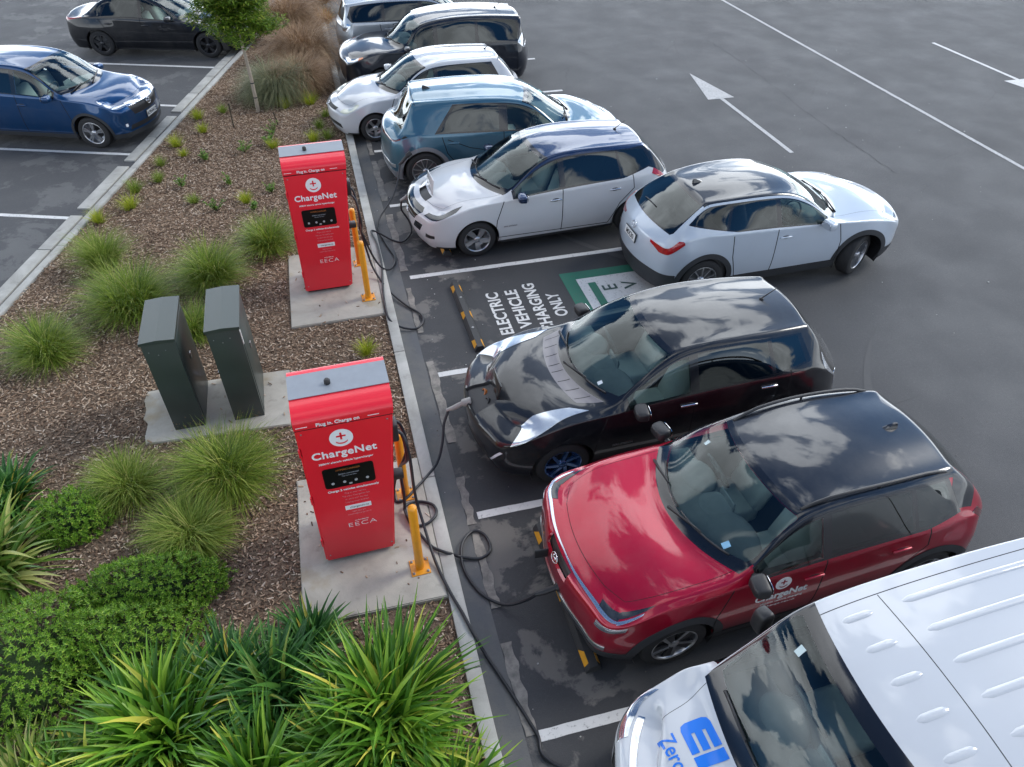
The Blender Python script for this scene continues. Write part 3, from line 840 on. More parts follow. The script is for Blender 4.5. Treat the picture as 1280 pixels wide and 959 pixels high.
# ------------------------------------------------------------ the cars
P_white = paint('pearl_white_paint', (.56, .575, .59), .0, .35)
P_white2 = paint('plain_white_paint', (.50, .52, .55), .0, .3)
P_ceramic = paint('pale_ceramic_paint', (.50, .56, .63), .15, .35)
P_black = paint('black_paint', (.005, .006, .009), 0., .35)
P_blackb = paint('black_roof_paint', (.004, .007, .014), 0., .3)
P_red = paint('deep_red_paint', (.36, .002, .024), .45, .3)
P_blue = paint('deep_blue_paint', (.002, .05, .155), .55, .28)
P_teal = paint('teal_blue_paint', (.05, .135, .20), .55, .3)
P_roofb = paint('blue_roof_paint', (.014, .036, .095), .6, .26)
P_silver = paint('silver_paint', (.42, .46, .50), .6, .35)
P_navy = paint('dark_navy_paint', (.007, .010, .018), 0., .3)
STD = dict(fo=.9)
def gl(x): return x
SPECS = {}
SPECS['leafW'] = dict(name='white_hatchback', label='white electric hatchback with dark blue roof charging at its open nose flap', pos=(2.55, 6.33), yaw=182.7,
    L=4.48, W=1.79, H=1.55, fo=.93, wb=2.70, wheel=(.315, .205), spokes=(5, 'blade'), rim=M_alloy, rimdark=M_alloy,
    lead=(2.02, .80), cowl=(1.13, 1.0), wt=(.20, 1.49), re=(-1.62, 1.49), roofz=1.55, rg=(-2.08, 1.06), tail=(-2.18, .95),
    belt=(.93, 1.04), rh=.60, win=(), winend=(-1.66, .55), panes=[(9, 0, -.08, 0), (-.17, 0, -1.08, .15), (-1.12, .15, -1.62, .5)],
    winlow=(-.9, .98, -1.6, 1.14), mirror=(.56, .96), mirrormat=P_roofb, paint=P_white, roofpaint=P_roofb, pillarpaint=True,
    handles=((-.0, .84), (-1.02, .88)), handlemat=M_chrome, antenna=('rod', -1.32), level=4, sx=.0,
    doors=([(1.02, .30), (.98, .62), (.86, .93)], [(-.12, .26), (-.12, 1.0)], [(1.02, .30), (-.95, .26), (-1.12, .62), (-1.36, .86), (-1.33, 1.08)]),
    cuts=[('headlight', 'Is', [(.02, 2.9), (1.0, 3.22), (1.5, 3.7), (.9, 3.72), (.02, 3.55)], 'up'), ('headlight', 'JK', [(1.9, 3.0), (3.1, 2.9), (3.1, 3.55), (2.1, 3.45)], 'front'),
          ('grille', 'JK', [(-.1, 1.2), (1.6, 1.2), (2.3, 2.6), (2.2, 3.0), (1.7, 2.9), (1.2, 1.9), (-.1, 1.8)], 'front'),
          ('grille', 'JK', [(-.1, 2.0), (1.1, 2.0), (1.7, 3.2), (1.5, 3.6), (-.1, 3.6)], 'front'),
          ('bay', 'Is', [(.02, 6.0), (.55, 6.1), (.55, 7.1), (.02, 7.1)], 'top'),
          ('foglamp', 'JK', [(2.2, 1.0), (3.1, 1.1), (3.1, 1.35), (2.3, 1.4)], 'front'),
          ('taillight', 'Is', [(9.2, 3.05), (10.98, 2.6), (10.98, 3.2), (10.2, 3.35), (9.2, 3.38)], 'back'), ('taillight', 'JK', [(2.2, 2.8), (3.1, 2.7), (3.1, 3.3), (2.3, 3.2)], 'rear'),
          ('blackq', 'Is', [(7.6, 3.3), (10.1, 3.4), (10.1, 4.5), (7.6, 3.95)], 'any')],
    parts=dict(headlight=('headlight', M_lampd, True, .002), grille=('grille', M_gloss, False, 0), bay=('charging_flap', M_black, False, -.03), foglamp=('fog_lamp', M_black, True, 0),
               taillight=('tail_light', M_red, True, .004), blackq=('rear_pillar_trim', M_gloss, True, 0)))
SPECS['leafB'] = dict(name='black_hatchback', label='black electric hatchback with grey cowl panel charging from a cable in its nose', pos=(2.46, 1.13), yaw=180.7,
    L=4.445, W=1.77, H=1.55, fo=.89, wb=2.70, wheel=(.315, .205), spokes=(7, 'turbine'), rim=paint('blue_wheel_paint', (.05, .13, .32), .7, .25), rimdark=M_alloyd,
    lead=(1.98, .80), cowl=(1.08, 1.02), wt=(.15, 1.49), re=(-1.62, 1.49), roofz=1.55, rg=(-1.98, 1.08), tail=(-2.16, .93), hood=.05,
    belt=(.95, 1.08), rh=.60, winend=(-1.5, .35), panes=[(9, 0, -.10, 0), (-.2, 0, -1.05, .12), (-1.10, .12, -1.46, .3)],
    winlow=(-.8, 1.02, -1.5, 1.14), mirror=(.50, .98), mirrormat=M_black, paint=P_black, handles=((-.08, .90), (-1.05, .95)), handlemat=M_chrome, antenna=('rod', -1.30), level=4,
    xlines=[('Is', [(2.52, s_), (2.9, s_)], 'cowlpanel') for s_ in (5.0, 5.6, 6.2, 6.8)], wsI=(3.12, 4.93), doors=([(1.0, .30), (.96, .62), (.86, .93)], [(-.15, .26), (-.15, 1.0)], [(1.0, .28), (-.95, .26), (-1.10, .62), (-1.32, .86), (-1.30, 1.12)]),
    cuts=[('headlight', 'Is', [(.05, 2.75), (1.35, 3.3), (2.5, 3.95), (2.2, 4.38), (1.1, 4.5), (.2, 4.15)], 'up'),
          ('port', 'JK', [(-.1, 2.9), (.8, 2.9), (.8, 4.0), (-.1, 4.0)], 'front'), ('port', 'Is', [(.0, 6.2), (.42, 6.35), (.42, 7.1), (.0, 7.1)], 'top'),
          ('intake', 'JK', [(-.1, .5), (1.9, .5), (1.6, 1.5), (-.1, 1.6)], 'front'), ('drl', 'JK', [(2.0, .75), (2.12, .75), (2.85, 2.0), (2.72, 2.05)], 'front'),
          ('cowlpanel', 'Is', [(2.45, 4.7), (2.98, 4.4), (2.98, 7.1), (2.45, 7.1)], 'top'),
          ('taillight', 'Is', [(8.9, 3.6), (10.4, 3.05), (10.98, 2.6), (10.98, 3.0), (10.3, 3.5), (8.9, 3.98)], 'back'), ('taillight', 'JK', [(2.5, 2.1), (3.1, 2.1), (3.1, 3.3), (2.6, 3.3)], 'rear')],
    parts=dict(headlight=('headlight', pm('bright_lamp', (.72, .76, .82), .14, metal=.6, coat=1., var=(7, .3)), True, .008), port=('charging_port', M_black, False, -.03), intake=('air_intake', M_black, False, -.01), drl=('running_light', M_drl, True, .004),
               cowlpanel=('cowl_panel', pm('grey_cowl', (.16, .15, .16), .35, metal=.3, coat=.3), False, .001), taillight=('tail_light', M_lamp, True, .006)))
SPECS['kona'] = dict(name='red_suv', label='red compact electric car with glossy black roof and round charging company logo on its door', pos=(2.66, -1.20), yaw=182.2,
    L=4.18, W=1.80, H=1.57, fo=.84, wb=2.60, wheel=(.325, .215), spokes=(5, 'aero'), rim=M_alloy, rimdark=M_alloyd, clr=.2,
    lead=(1.90, .92), cowl=(1.0, 1.07), wt=(.22, 1.50), re=(-1.50, 1.50), roofz=1.57, rg=(-1.95, 1.12), tail=(-2.05, 1.0), hood=.035, fz=(.84, .93, .97),
    hoody=.88, fcor=.24, fyw=.92, leadsweep=.16, belt=(1.0, 1.06), rh=.63, winend=(-1.42, .35), panes=[(9, 0, -.06, 0), (-.14, 0, -.98, .1), (-1.02, .1, -1.38, .3)], mirror=(.60, 1.05), mbig=1.,
    winlow=(-.8, 1.02, -1.5, 1.13), paint=P_red, roofpaint=P_blackb, pillarpaint=True, mirrormat=M_black, handles=((.0, .87), (-.9, .90)), antenna=('fin', -1.2), level=4,
    cladw=.085, cladz=.32, cladf=.36, cladr=.52, rails=(.1, -1.38, .56),
    doors=([(.93, .30), (.92, .62), (.80, .98)], [(-.10, .30), (-.10, 1.04)], [(.93, .33), (-.82, .33), (-.98, .62), (-1.2, .86), (-1.16, 1.1)]),
    cuts=[('headlight', 'Is', [(.02, 3.45), (.8, 3.62), (1.15, 3.85), (.5, 3.86), (.02, 3.8)], 'up'), ('headlight', 'JK', [(2.1, 3.4), (3.1, 3.35), (3.1, 3.75), (2.1, 3.72)], 'front'),
          ('lamp2', 'JK', [(2.35, 2.35), (3.1, 2.35), (3.1, 2.75), (2.3, 2.75)], 'front'), ('lamp2', 'Is', [(0, 2.35), (.35, 2.4), (.35, 2.75), (0, 2.75)], 'up'),
          ('strip', 'JK', [(-.1, 3.28), (2.2, 3.2), (3.1, 3.1), (3.1, 3.3), (2.2, 3.42), (-.1, 3.50)], 'front'), ('strip', 'Is', [(0, 3.1), (.7, 3.38), (.75, 3.5), (0, 3.32)], 'up'),
          ('port', 'JK', [(-.1, 2.35), (.75, 2.35), (.75, 3.25), (-.1, 3.25)], 'front'),
          ('lip', 'JK', [(-.1, .95), (3.1, .95), (3.1, 1.2), (-.1, 1.2)], 'front'),
          ('taillight', 'Is', [(9.6, 3.2), (10.98, 2.9), (10.98, 3.5), (9.8, 3.5)], 'back'), ('taillight', 'JK', [(2.1, 3.0), (3.1, 2.9), (3.1, 3.5), (2.1, 3.4)], 'rear'),
          ('blackq', 'Is', [(8.1, 3.25), (9.4, 3.4), (9.3, 4.3), (8.0, 4.3)], 'back')],
    parts=dict(headlight=('headlight', M_lampd, True, .003), lamp2=('lower_lamp', M_lamp, True, .003), strip=('chrome_strip', pm('satin_chrome', (.62, .68, .75), .18, metal=.9), False, .006), port=('charging_port', M_black, False, -.04),
               lip=('bumper_lip', M_alloy, False, .01), taillight=('tail_light', M_redd, True, .004), blackq=('rear_pillar_trim', P_blackb, True, .001)))
SPECS['mx'] = dict(name='pale_coupe_suv', label='pale grey-blue coupe styled car with black glass roof driving out into the lane', pos=(5.70, 4.22), yaw=1.1,
    L=4.395, W=1.80, H=1.555, fo=.92, wb=2.655, wheel=(.345, .215), spokes=(10, 'fine'), rim=M_alloy, clr=.2, steer=28,
    lead=(2.0, .90), cowl=(.98, 1.05), wt=(.15, 1.49), re=(-1.38, 1.50), roofz=1.55, roofz2=1.55, rg=(-2.0, 1.08), tail=(-2.13, .97), hood=.04, fz=(.82, .92, .97),
    belt=(1.0, 1.10), rh=.63, winend=(-1.50, 1.3), panes=[(9, 0, -.22, -.05), (-.3, -.05, -1.0, .3), (-1.05, .3, -1.5, 1.3)], mirror=(.48, 1.02),
    winlow=(-.6, 1.04, -1.5, 1.2), paint=P_ceramic, roofpaint=P_blackb, roofI=(5.03, 8.2), roofs=4.05, handles=((-.12, .90),), antenna=('fin', -1.22), level=4, rgJ=2.8, rgI=(8.2, 9.95),
    cladw=.08, cladz=.34, cladf=.42, cladr=.52, rearwiper=-1.86,
    doors=([(.86, .33), (.86, .7), (.78, .98)], [(-.26, .33), (-.26, 1.04)], [(.86, .34), (-.85, .34), (-.95, .7), (-.98, 1.04)]),
    cuts=[('headlight', 'Is', [(.02, 3.0), (.7, 3.2), (.9, 3.45), (.02, 3.45)], 'up'), ('headlight', 'JK', [(2.1, 3.05), (3.1, 3.0), (3.1, 3.45), (2.1, 3.4)], 'front'),
          ('grille', 'JK', [(-.1, 1.2), (1.9, 1.2), (1.7, 2.9), (-.1, 2.9)], 'front'),
          ('taillight', 'Is', [(10.0, 2.8), (10.98, 2.6), (10.98, 3.4), (10.1, 3.35)], 'back'), ('taillight', 'JK', [(1.6, 3.0), (2.3, 2.6), (3.1, 2.6), (3.1, 3.4), (1.6, 3.35)], 'rear'),
          ],
    parts=dict(headlight=('headlight', M_lampd, True, .003), grille=('grille', M_gloss, False, 0), taillight=('tail_light', M_red, True, .01)),
    plate_r=(.80, 'MX30'))
SPECS['ion'] = dict(name='teal_hatchback', label='teal blue angular electric hatchback plugged in at its rear corner', pos=(2.50, 8.82), yaw=-5.4,
    L=4.60, W=1.89, H=1.605, fo=.84, wb=3.0, wheel=(.36, .235), spokes=(12, 'fine'), rim=M_alloy, clr=.19,
    lead=(2.1, .88), cowl=(1.30, 1.03), wt=(.42, 1.53), re=(-1.68, 1.56), roofz=1.60, roofz2=1.60, rg=(-2.02, 1.10), tail=(-2.2, 1.0), hood=.05,
    belt=(.99, 1.04), rh=.66, winend=(-1.1, .8), panes=[(9, 0, .0, 0), (-.16, 0, -1.05, .8)], mirror=(.72, 1.0), rgI=(8.25, 9.97), rgJ=2.8,
    paint=P_teal, handles=((-.05, .88), (-1.0, .88)), hdark=False, antenna=('fin', -1.38), antmat=M_black, cladmat=pm('grey_arch_trim', (.22, .23, .25), .4, metal=.4), cladw=.07, cladz=.30, cladf=.35, cladr=.36, level=4,
    doors=([(.98, .33), (.96, .7), (.88, .98)], [(-.08, .33), (-.08, 1.04)], [(.98, .34), (-.85, .34), (-1.12, .7), (-1.2, 1.0)], [(.95, .45), (-.7, .78), (-1.1, .95)]),
    cuts=[('headlight', 'JK', [(1.6, 3.0), (3.1, 3.0), (3.1, 3.5), (1.6, 3.5)], 'front'), ('headlight', 'Is', [(.02, 3.0), (.4, 3.1), (.4, 3.5), (.02, 3.5)], 'up'),
          ('taillight', 'JK', [(-.1, 3.0), (3.1, 3.0), (3.1, 3.35), (-.1, 3.35)], 'rear'), ('taillight', 'Is', [(10.6, 3.0), (10.98, 3.0), (10.98, 3.4), (10.6, 3.4)], 'back'),
          ('lip', 'JK', [(-.1, 1.0), (3.1, 1.0), (3.1, 1.25), (-.1, 1.25)], 'rear'), ('port', 'Is', [(10.15, 3.05), (10.5, 3.05), (10.5, 3.5), (10.15, 3.5)], 'back')],
    parts=dict(headlight=('headlight', M_lamp, True, .002), taillight=('tail_light', M_redd, False, .003), lip=('bumper_strip', M_alloy, False, .006), port=('charging_port', M_black, True, -.02)))
SPECS['runx'] = dict(name='white_hatchback', label='small plain white older hatchback behind the teal one, nose to the kerb', pos=(1.39, 11.40), yaw=183.0,
    L=4.175, W=1.695, H=1.47, fo=.84, wb=2.60, wheel=(.30, .195), spokes=(5, 'plain'), rim=M_alloy,
    lead=(1.88, .72), cowl=(1.02, .93), wt=(.20, 1.41), re=(-1.52, 1.42), roofz=1.47, rg=(-1.92, .98), tail=(-2.02, .88), hood=.05,
    belt=(.87, .95), rh=.58, winend=(-1.38, .5), panes=[(9, 0, -.08, 0), (-.16, 0, -1.30, .5)], mirror=(.58, .90), paint=P_white2, handles=((-.05, .78), (-.98, .82)), antenna=('rod', -1.35), level=3,
    doors=([(.9, .28), (.9, .62), (.8, .87)], [(-.12, .26), (-.12, .9)], [(.9, .28), (-.8, .26), (-1.0, .62), (-1.15, .9)]),
    cuts=[('headlight', 'Is', [(.02, 2.9), (.7, 3.1), (1.0, 3.6), (.7, 3.95), (.02, 3.7)], 'up'), ('headlight', 'JK', [(2.2, 3.0), (3.1, 2.9), (3.1, 3.7), (2.3, 3.6)], 'front'),
          ('intake', 'JK', [(-.1, .9), (2.7, .9), (2.5, 1.4), (-.1, 1.4)], 'front'), ('grille', 'JK', [(-.1, 2.9), (1.6, 2.9), (1.7, 3.4), (-.1, 3.4)], 'front'),
          ('taillight', 'Is', [(9.7, 2.9), (10.98, 2.8), (10.98, 3.6), (9.6, 3.9)], 'back'), ('taillight', 'JK', [(2.2, 2.9), (3.1, 2.8), (3.1, 3.6), (2.3, 3.6)], 'rear')],
    parts=dict(headlight=('headlight', pm('aged_lamp', (.5, .52, .42), .2, coat=.6, var=(10, .3)), True, .004), intake=('air_intake', M_black, False, -.01), grille=('grille', M_black, False, -.005), taillight=('tail_light', M_red, True, .005)))
SPECS['outl'] = dict(name='black_suv', label='older black estate SUV with amber indicator, nose to the planted bed', pos=(2.06, 13.95), yaw=180.,
    L=4.55, W=1.78, H=1.66, fo=.90, wb=2.625, wheel=(.34, .215), spokes=(6, 'plain'), rim=M_alloy, clr=.22,
    lead=(2.1, .92), cowl=(1.15, 1.08), wt=(.45, 1.57), re=(-1.98, 1.57), roofz=1.66, roofz2=1.65, rg=(-2.15, 1.12), tail=(-2.2, .98), hood=.05,
    hoody=.88, fcor=.22, fyw=.92, leadsweep=.14, belt=(1.0, 1.06), rh=.64, winend=(-1.95, .25), panes=[(9, 0, .12, 0), (.02, 0, -.85, 0), (-.93, 0, -1.85, .2)], mirror=(.72, 1.04), paint=P_navy, handles=((.05, .9), (-.75, .92)), antenna=('rod', -1.5), level=3,
    doors=([(1.0, .3), (1.0, .62), (.9, 1.0)], [(.07, .28), (.07, 1.0)], [(1.0, .3), (-.8, .3), (-.92, .62), (-.92, 1.0)]),
    cuts=[('headlight', 'Is', [(.02, 2.95), (.5, 3.0), (.5, 3.7), (.02, 3.8)], 'up'), ('indicator', 'Is', [(.5, 3.0), (.8, 3.1), (.8, 3.6), (.5, 3.7)], 'up'), ('headlight', 'JK', [(1.8, 3.0), (3.1, 2.95), (3.1, 3.8), (1.8, 3.7)], 'front'),
          ('taillight', 'Is', [(9.5, 2.9), (10.98, 2.9), (10.98, 3.7), (9.5, 3.9)], 'back'), ('taillight', 'JK', [(2.3, 2.9), (3.1, 2.9), (3.1, 3.7), (2.3, 3.7)], 'rear')],
    parts=dict(headlight=('headlight', M_lamp, True, .004), indicator=('indicator', M_amber, True, .004), taillight=('tail_light', M_lamp, True, .005)))
SPECS['silver'] = dict(name='silver_wagon', label='silver wagon at the top edge parked tail first beside the black SUV', pos=(2.15, 16.35), yaw=-2.,
    L=4.5, W=1.77, H=1.55, fo=.90, wb=2.7, wheel=(.31, .205), spokes=(5, 'plain'), rim=M_alloy,
    lead=(2.0, .78), cowl=(1.2, .98), wt=(.35, 1.5), re=(-1.95, 1.45), roofz=1.55, rg=(-2.14, 1.05), tail=(-2.2, .95),
    belt=(.95, 1.05), rh=.60, winend=(-1.85, .5), panes=[(9, 0, -.05, 0), (-.15, 0, -1.0, 0), (-1.08, 0, -1.75, .4)], mirror=(.6, .97), paint=P_silver, handles=((-.0, .85), (-.95, .88)), level=3,
    doors=([(1.0, .3), (.9, .95)], [(-.1, .28), (-.1, 1.0)], [(1.0, .3), (-.9, .28), (-1.1, .62), (-1.15, 1.0)]),
    cuts=[('taillight', 'Is', [(9.9, 2.8), (10.98, 2.7), (10.98, 3.5), (10.0, 3.6)], 'back'), ('taillight', 'JK', [(2.2, 2.8), (3.1, 2.7), (3.1, 3.5), (2.3, 3.5)], 'rear')],
    parts=dict(taillight=('tail_light', M_lamp, True, .006)))
SPECS['hrv'] = dict(name='blue_suv', label='deep blue compact SUV with silver wheels parked on the left side of the planted bed', pos=(-6.57, 12.88), yaw=-20.8,
    L=4.295, W=1.77, H=1.605, fo=.85, wb=2.61, wheel=(.33, .215), spokes=(5, 'twin'), rim=M_alloy, clr=.2,
    lead=(1.92, .88), cowl=(1.12, 1.06), wt=(.30, 1.54), re=(-1.55, 1.54), roofz=1.60, rg=(-2.0, 1.12), tail=(-2.1, 1.0), hood=.045, fz=(.80, .92, .97),
    belt=(.99, 1.08), rh=.62, winend=(-1.3, .6), panes=[(9, 0, -.05, 0), (-.14, 0, -1.25, .6)], mirror=(.62, 1.0), paint=P_blue, handles=((.0, .86),), level=4, cladw=.05, cladz=.28, cladf=.3, cladr=.4,
    doors=([(.96, .3), (.94, .62), (.84, .98)], [(-.1, .3), (-.1, 1.04)], [(.96, .3), (-.8, .3), (-1.0, .7), (-1.2, 1.0)]),
    cuts=[('headlight', 'Is', [(.02, 3.05), (.9, 3.35), (1.25, 3.65), (.02, 3.5)], 'up'), ('headlight', 'JK', [(1.9, 3.1), (3.1, 3.05), (3.1, 3.5), (1.9, 3.4)], 'front'),
          ('grille', 'JK', [(-.1, 1.9), (1.6, 1.9), (1.9, 2.95), (-.1, 2.95)], 'front'), ('strip', 'JK', [(-.1, 2.95), (1.9, 3.0), (1.9, 3.55), (-.1, 3.75)], 'front'), ('lower', 'JK', [(-.1, .7), (2.4, .7), (2.2, 1.15), (-.1, 1.15)], 'front'),
          ('foglamp', 'JK', [(2.5, 1.15), (2.7, 1.15), (2.7, 1.4), (2.5, 1.4)], 'front')],
    parts=dict(headlight=('headlight', M_lamp, True, .004), grille=('grille', M_black, False, -.01), strip=('chrome_strip', M_chrome, False, .008), lower=('air_intake', M_black, False, -.01), foglamp=('fog_lamp', M_drl, True, .004)),
    plate_f=(.52, 'KPH412'))
SPECS['sed'] = dict(name='black_sedan', label='black sedan at the top left, partly behind the young tree', pos=(-4.75, 18.45), yaw=-17.,
    L=4.75, W=1.80, H=1.47, fo=.95, wb=2.82, wheel=(.325, .215), spokes=(5, 'twin'), rim=M_alloyd,
    lead=(2.12, .72), cowl=(1.12, .95), wt=(.15, 1.41), re=(-1.05, 1.42), roofz=1.47, roofz2=1.47, rg=(-1.85, 1.0), tail=(-2.25, .98), hood=.05, rgarc=.04,
    belt=(.9, .97), rh=.56, winend=(-1.5, .9), panes=[(9, 0, -.15, 0), (-.24, 0, -1.1, .5), (-1.15, .5, -1.5, .9)], mirror=(.55, .94), paint=P_black, handles=((-.1, .8), (-1.05, .83)), level=3, rgI=(8.15, 9.9),
    doors=([(.96, .28), (.94, .62), (.84, .9)], [(-.2, .26), (-.2, .95)], [(.96, .28), (-.85, .26), (-1.1, .62), (-1.3, .95)]),
    cuts=[('headlight', 'Is', [(.02, 2.9), (.8, 3.2), (1.1, 3.5), (.02, 3.5)], 'up'), ('taillight', 'Is', [(10.2, 3.0), (10.98, 2.8), (10.98, 3.5), (10.3, 3.5)], 'back'), ('taillight', 'JK', [(1.6, 2.9), (3.1, 2.8), (3.1, 3.5), (1.8, 3.5)], 'rear')],
    parts=dict(headlight=('headlight', M_lamp, True, .004), taillight=('tail_light', M_red, True, .005)))

SPECS['van'] = dict(name='white_van', label='white electric delivery van with ribbed roof and blue lettering on its bonnet', pos=(2.84, -3.60), yaw=181.8, cat='van',
    L=4.85, W=1.86, H=1.93, fo=.80, wb=2.95, wheel=(.33, .215), spokes=(5, 'plain'), rim=M_alloyd, clr=.2,
    lead=(2.20, .92), cowl=(1.62, 1.12), wt=(.92, 1.82), re=(-2.25, 1.88), roofz=1.93, roofz2=1.93, rg=(-2.38, 1.2), tail=(-2.40, 1.0), hood=.035, sweep=.10, seats=(.62,), fz=(.82, .96, 1.08), leadsweep=.30,
    belt=(1.10, 1.12), rh=.80, rdrop=.07, winend=(-.2, 0), panes=[(9, 0, -.12, 0)], fglass=M_glassd, mirror=(.98, 1.30), mbig=1.25, mirrormat=M_black, paint=P_white2, handles=((.05, 1.0),), level=4,
    railcr=.6, frit=.11, lines=[('xy', [(.38, 0), (.38, .70)]), ('xy', [(.90, .71), (-2.2, .71)])], wsI=(3.10, 4.90), wsJ=2.86, roofI=(5, 5),
    doors=([(1.25, .3), (1.2, .8), (1.1, 1.08)], [(-.15, .28), (-.15, 1.1), (-.17, 1.75)], [(1.25, .3), (-1.3, .28), (-1.3, 1.7)]),
    cuts=[('headlight', 'Is', [(.02, 2.7), (.8, 2.9), (1.1, 3.2), (.02, 3.25)], 'up'), ('headlight', 'JK', [(2.2, 2.7), (3.1, 2.7), (3.1, 3.25), (2.3, 3.2)], 'front'),
          ('strip', 'JK', [(-.1, 3.3), (3.1, 3.32), (3.1, 3.5), (-.1, 3.5)], 'front'), ('grille', 'JK', [(-.1, 1.2), (2.2, 1.2), (2.3, 2.4), (-.1, 2.4)], 'front')],
    parts=dict(headlight=('headlight', M_lamp, True, .004), strip=('chrome_strip', M_chrome, False, .006), grille=('grille', M_black, False, -.01)))
# ------------------------------------------------------------ setting
def ground_mat(name, kind):
    m = bpy.data.materials.new(name); nt = _nt(m); N = nt.nodes; L = nt.links; b = N['Principled BSDF']
    tc = N.new('ShaderNodeTexCoord'); V = tc.outputs['Object']
    def noise(sc, det=8, rough=.6, vec=V, dist=0.):
        n = N.new('ShaderNodeTexNoise'); n.inputs['Scale'].default_value = sc; n.inputs['Detail'].default_value = det; n.inputs['Roughness'].default_value = rough; n.inputs['Distortion'].default_value = dist
        L.new(vec, n.inputs['Vector']); return n.outputs['Fac']
    def rng_(src, a, b_, c, d):
        n = N.new('ShaderNodeMapRange'); n.inputs[1].default_value = a; n.inputs[2].default_value = b_; n.inputs[3].default_value = c; n.inputs[4].default_value = d; L.new(src, n.inputs[0]); return n.outputs[0]
    def mix(f, a, c):
        n = N.new('ShaderNodeMix'); n.data_type = 'RGBA'
        for i, x in ((6, a), (7, c)):
            if isinstance(x, tuple): n.inputs[i].default_value = (*x, 1)
            else: L.new(x, n.inputs[i])
        L.new(f, n.inputs[0]); return n.outputs[2]
    def math_(op, a, c):
        n = N.new('ShaderNodeMath'); n.operation = op
        for i, x in enumerate((a, c)):
            if isinstance(x, (int, float)): n.inputs[i].default_value = x
            else: L.new(x, n.inputs[i])
        return n.outputs[0]
    if kind == 'asphalt':
        big = noise(.22, 6, .55, dist=.6); mid = noise(.9, 10, .62, dist=.1); fine = noise(95, 3, .7); speck = noise(260, 2, .6); grain = noise(26, 5, .75)
        c = mix(rng_(big, .35, .68, 0, 1), (.058, .060, .065), (.074, .076, .081))
        c = mix(rng_(mid, .54, .78, 0, .15), c, (.12, .12, .12))
        c = mix(rng_(mid, .28, .46, .2, 0), c, (.046, .047, .051))
        c = mix(rng_(fine, .35, .65, 0, .6), c, (.043, .044, .047))
        c = mix(rng_(speck, .62, .70, 0, .6), c, (.20, .195, .19))
        c = mix(rng_(grain, .55, .75, 0, .5), c, (.125, .125, .128)); c = mix(rng_(grain, .25, .45, .5, 0), c, (.035, .036, .04))
        # bays beside the kerb darkened, mostly car shade painted into the asphalt colour
        sep = N.new('ShaderNodeSeparateXYZ'); L.new(V, sep.inputs[0])
        bay = math_('MULTIPLY', rng_(math_('ADD', sep.outputs[0], rng_(mid, .3, .7, -.5, .5)), 4.4, 6.2, 1, 0), rng_(sep.outputs[0], -.5, .3, 0, 1))
        c = mix(math_('MULTIPLY', bay, .6), c, (.026, .027, .030))
        # dried silt left by puddles where the bays fall to the gutter
        silt = math_('MULTIPLY', rng_(noise(1.15, 9, .62, dist=.25), .525, .56, 0, 1), math_('MULTIPLY', rng_(sep.outputs[0], -.25, .05, 0, 1), rng_(sep.outputs[0], .75, 1.15, 1, 0)))
        c = mix(math_('MULTIPLY', silt, .45), c, (.24, .222, .20))
        siltl = math_('MULTIPLY', rng_(noise(1.0, 9, .66, dist=.3), .53, .57, 0, 1), rng_(sep.outputs[0], -3.6, -4.4, 0, 1))
        c = mix(math_('MULTIPLY', siltl, .3), c, (.19, .19, .185))
        # fine cracks, only in places
        vo = N.new('ShaderNodeTexVoronoi'); vo.feature = 'DISTANCE_TO_EDGE'; vo.inputs['Scale'].default_value = .42
        wv = N.new('ShaderNodeMix'); wv.data_type = 'VECTOR'; wv.inputs[0].default_value = .12
        nn = N.new('ShaderNodeTexNoise'); nn.inputs['Scale'].default_value = 3.; nn.inputs['Detail'].default_value = 6; L.new(V, nn.inputs['Vector'])
        L.new(V, wv.inputs[4]); L.new(nn.outputs['Color'], wv.inputs[5]); L.new(wv.outputs[1], vo.inputs['Vector'])
        crack = math_('MULTIPLY', rng_(vo.outputs['Distance'], .0, .006, 1, 0), rng_(noise(.3, 2, .5), .52, .6, 0, .35))
        c = mix(crack, c, (.02, .02, .022))
        L.new(c, b.inputs['Base Color'])
        L.new(rng_(mid, .3, .7, .60, .8), b.inputs['Roughness']); setin(b, Specular_IOR_Level=.45)
        bp = N.new('ShaderNodeBump'); bp.inputs['Strength'].default_value = .55; bp.inputs['Distance'].default_value = .006; L.new(fine, bp.inputs['Height']); L.new(bp.outputs[0], b.inputs['Normal'])
    elif kind == 'mulch':
        a = noise(30, 5, .7); g = noise(1.2, 5, .6)
        c = mix(rng_(a, .35, .65, 0, 1), (.06, .04, .028), (.27, .20, .145)); c = mix(rng_(g, .55, .75, 0, .6), c, (.14, .115, .085))
        L.new(c, b.inputs['Base Color']); setin(b, Roughness=.95, Specular_IOR_Level=.1)
        bp = N.new('ShaderNodeBump'); bp.inputs['Strength'].default_value = 1.; bp.inputs['Distance'].default_value = .03; L.new(a, bp.inputs['Height']); L.new(bp.outputs[0], b.inputs['Normal'])
    elif kind in ('concrete', 'kerb', 'gutter'):
        base = {'concrete': ((.46, .435, .375), (.32, .30, .26)), 'kerb': ((.45, .445, .415), (.30, .295, .27)), 'gutter': ((.075, .08, .088), (.15, .145, .135))}[kind]
        g = noise(1.7, 9, .65, dist=.5); f = noise(60, 4, .7); s = noise(6, 8, .6)
        c = mix(rng_(g, .35, .68, 0, 1), *base); c = mix(rng_(s, .58, .75, 0, .55), c, tuple(x * .55 for x in base[1]))
        if kind == 'concrete': c = mix(rng_(noise(2.3, 4, .5), .58, .72, 0, .55), c, (.27, .20, .09))
        c = mix(rng_(f, .6, .7, 0, .35), c, tuple(x * .5 for x in base[0]))
        L.new(c, b.inputs['Base Color']); L.new(rng_(g, .3, .7, .55, .9), b.inputs['Roughness'])
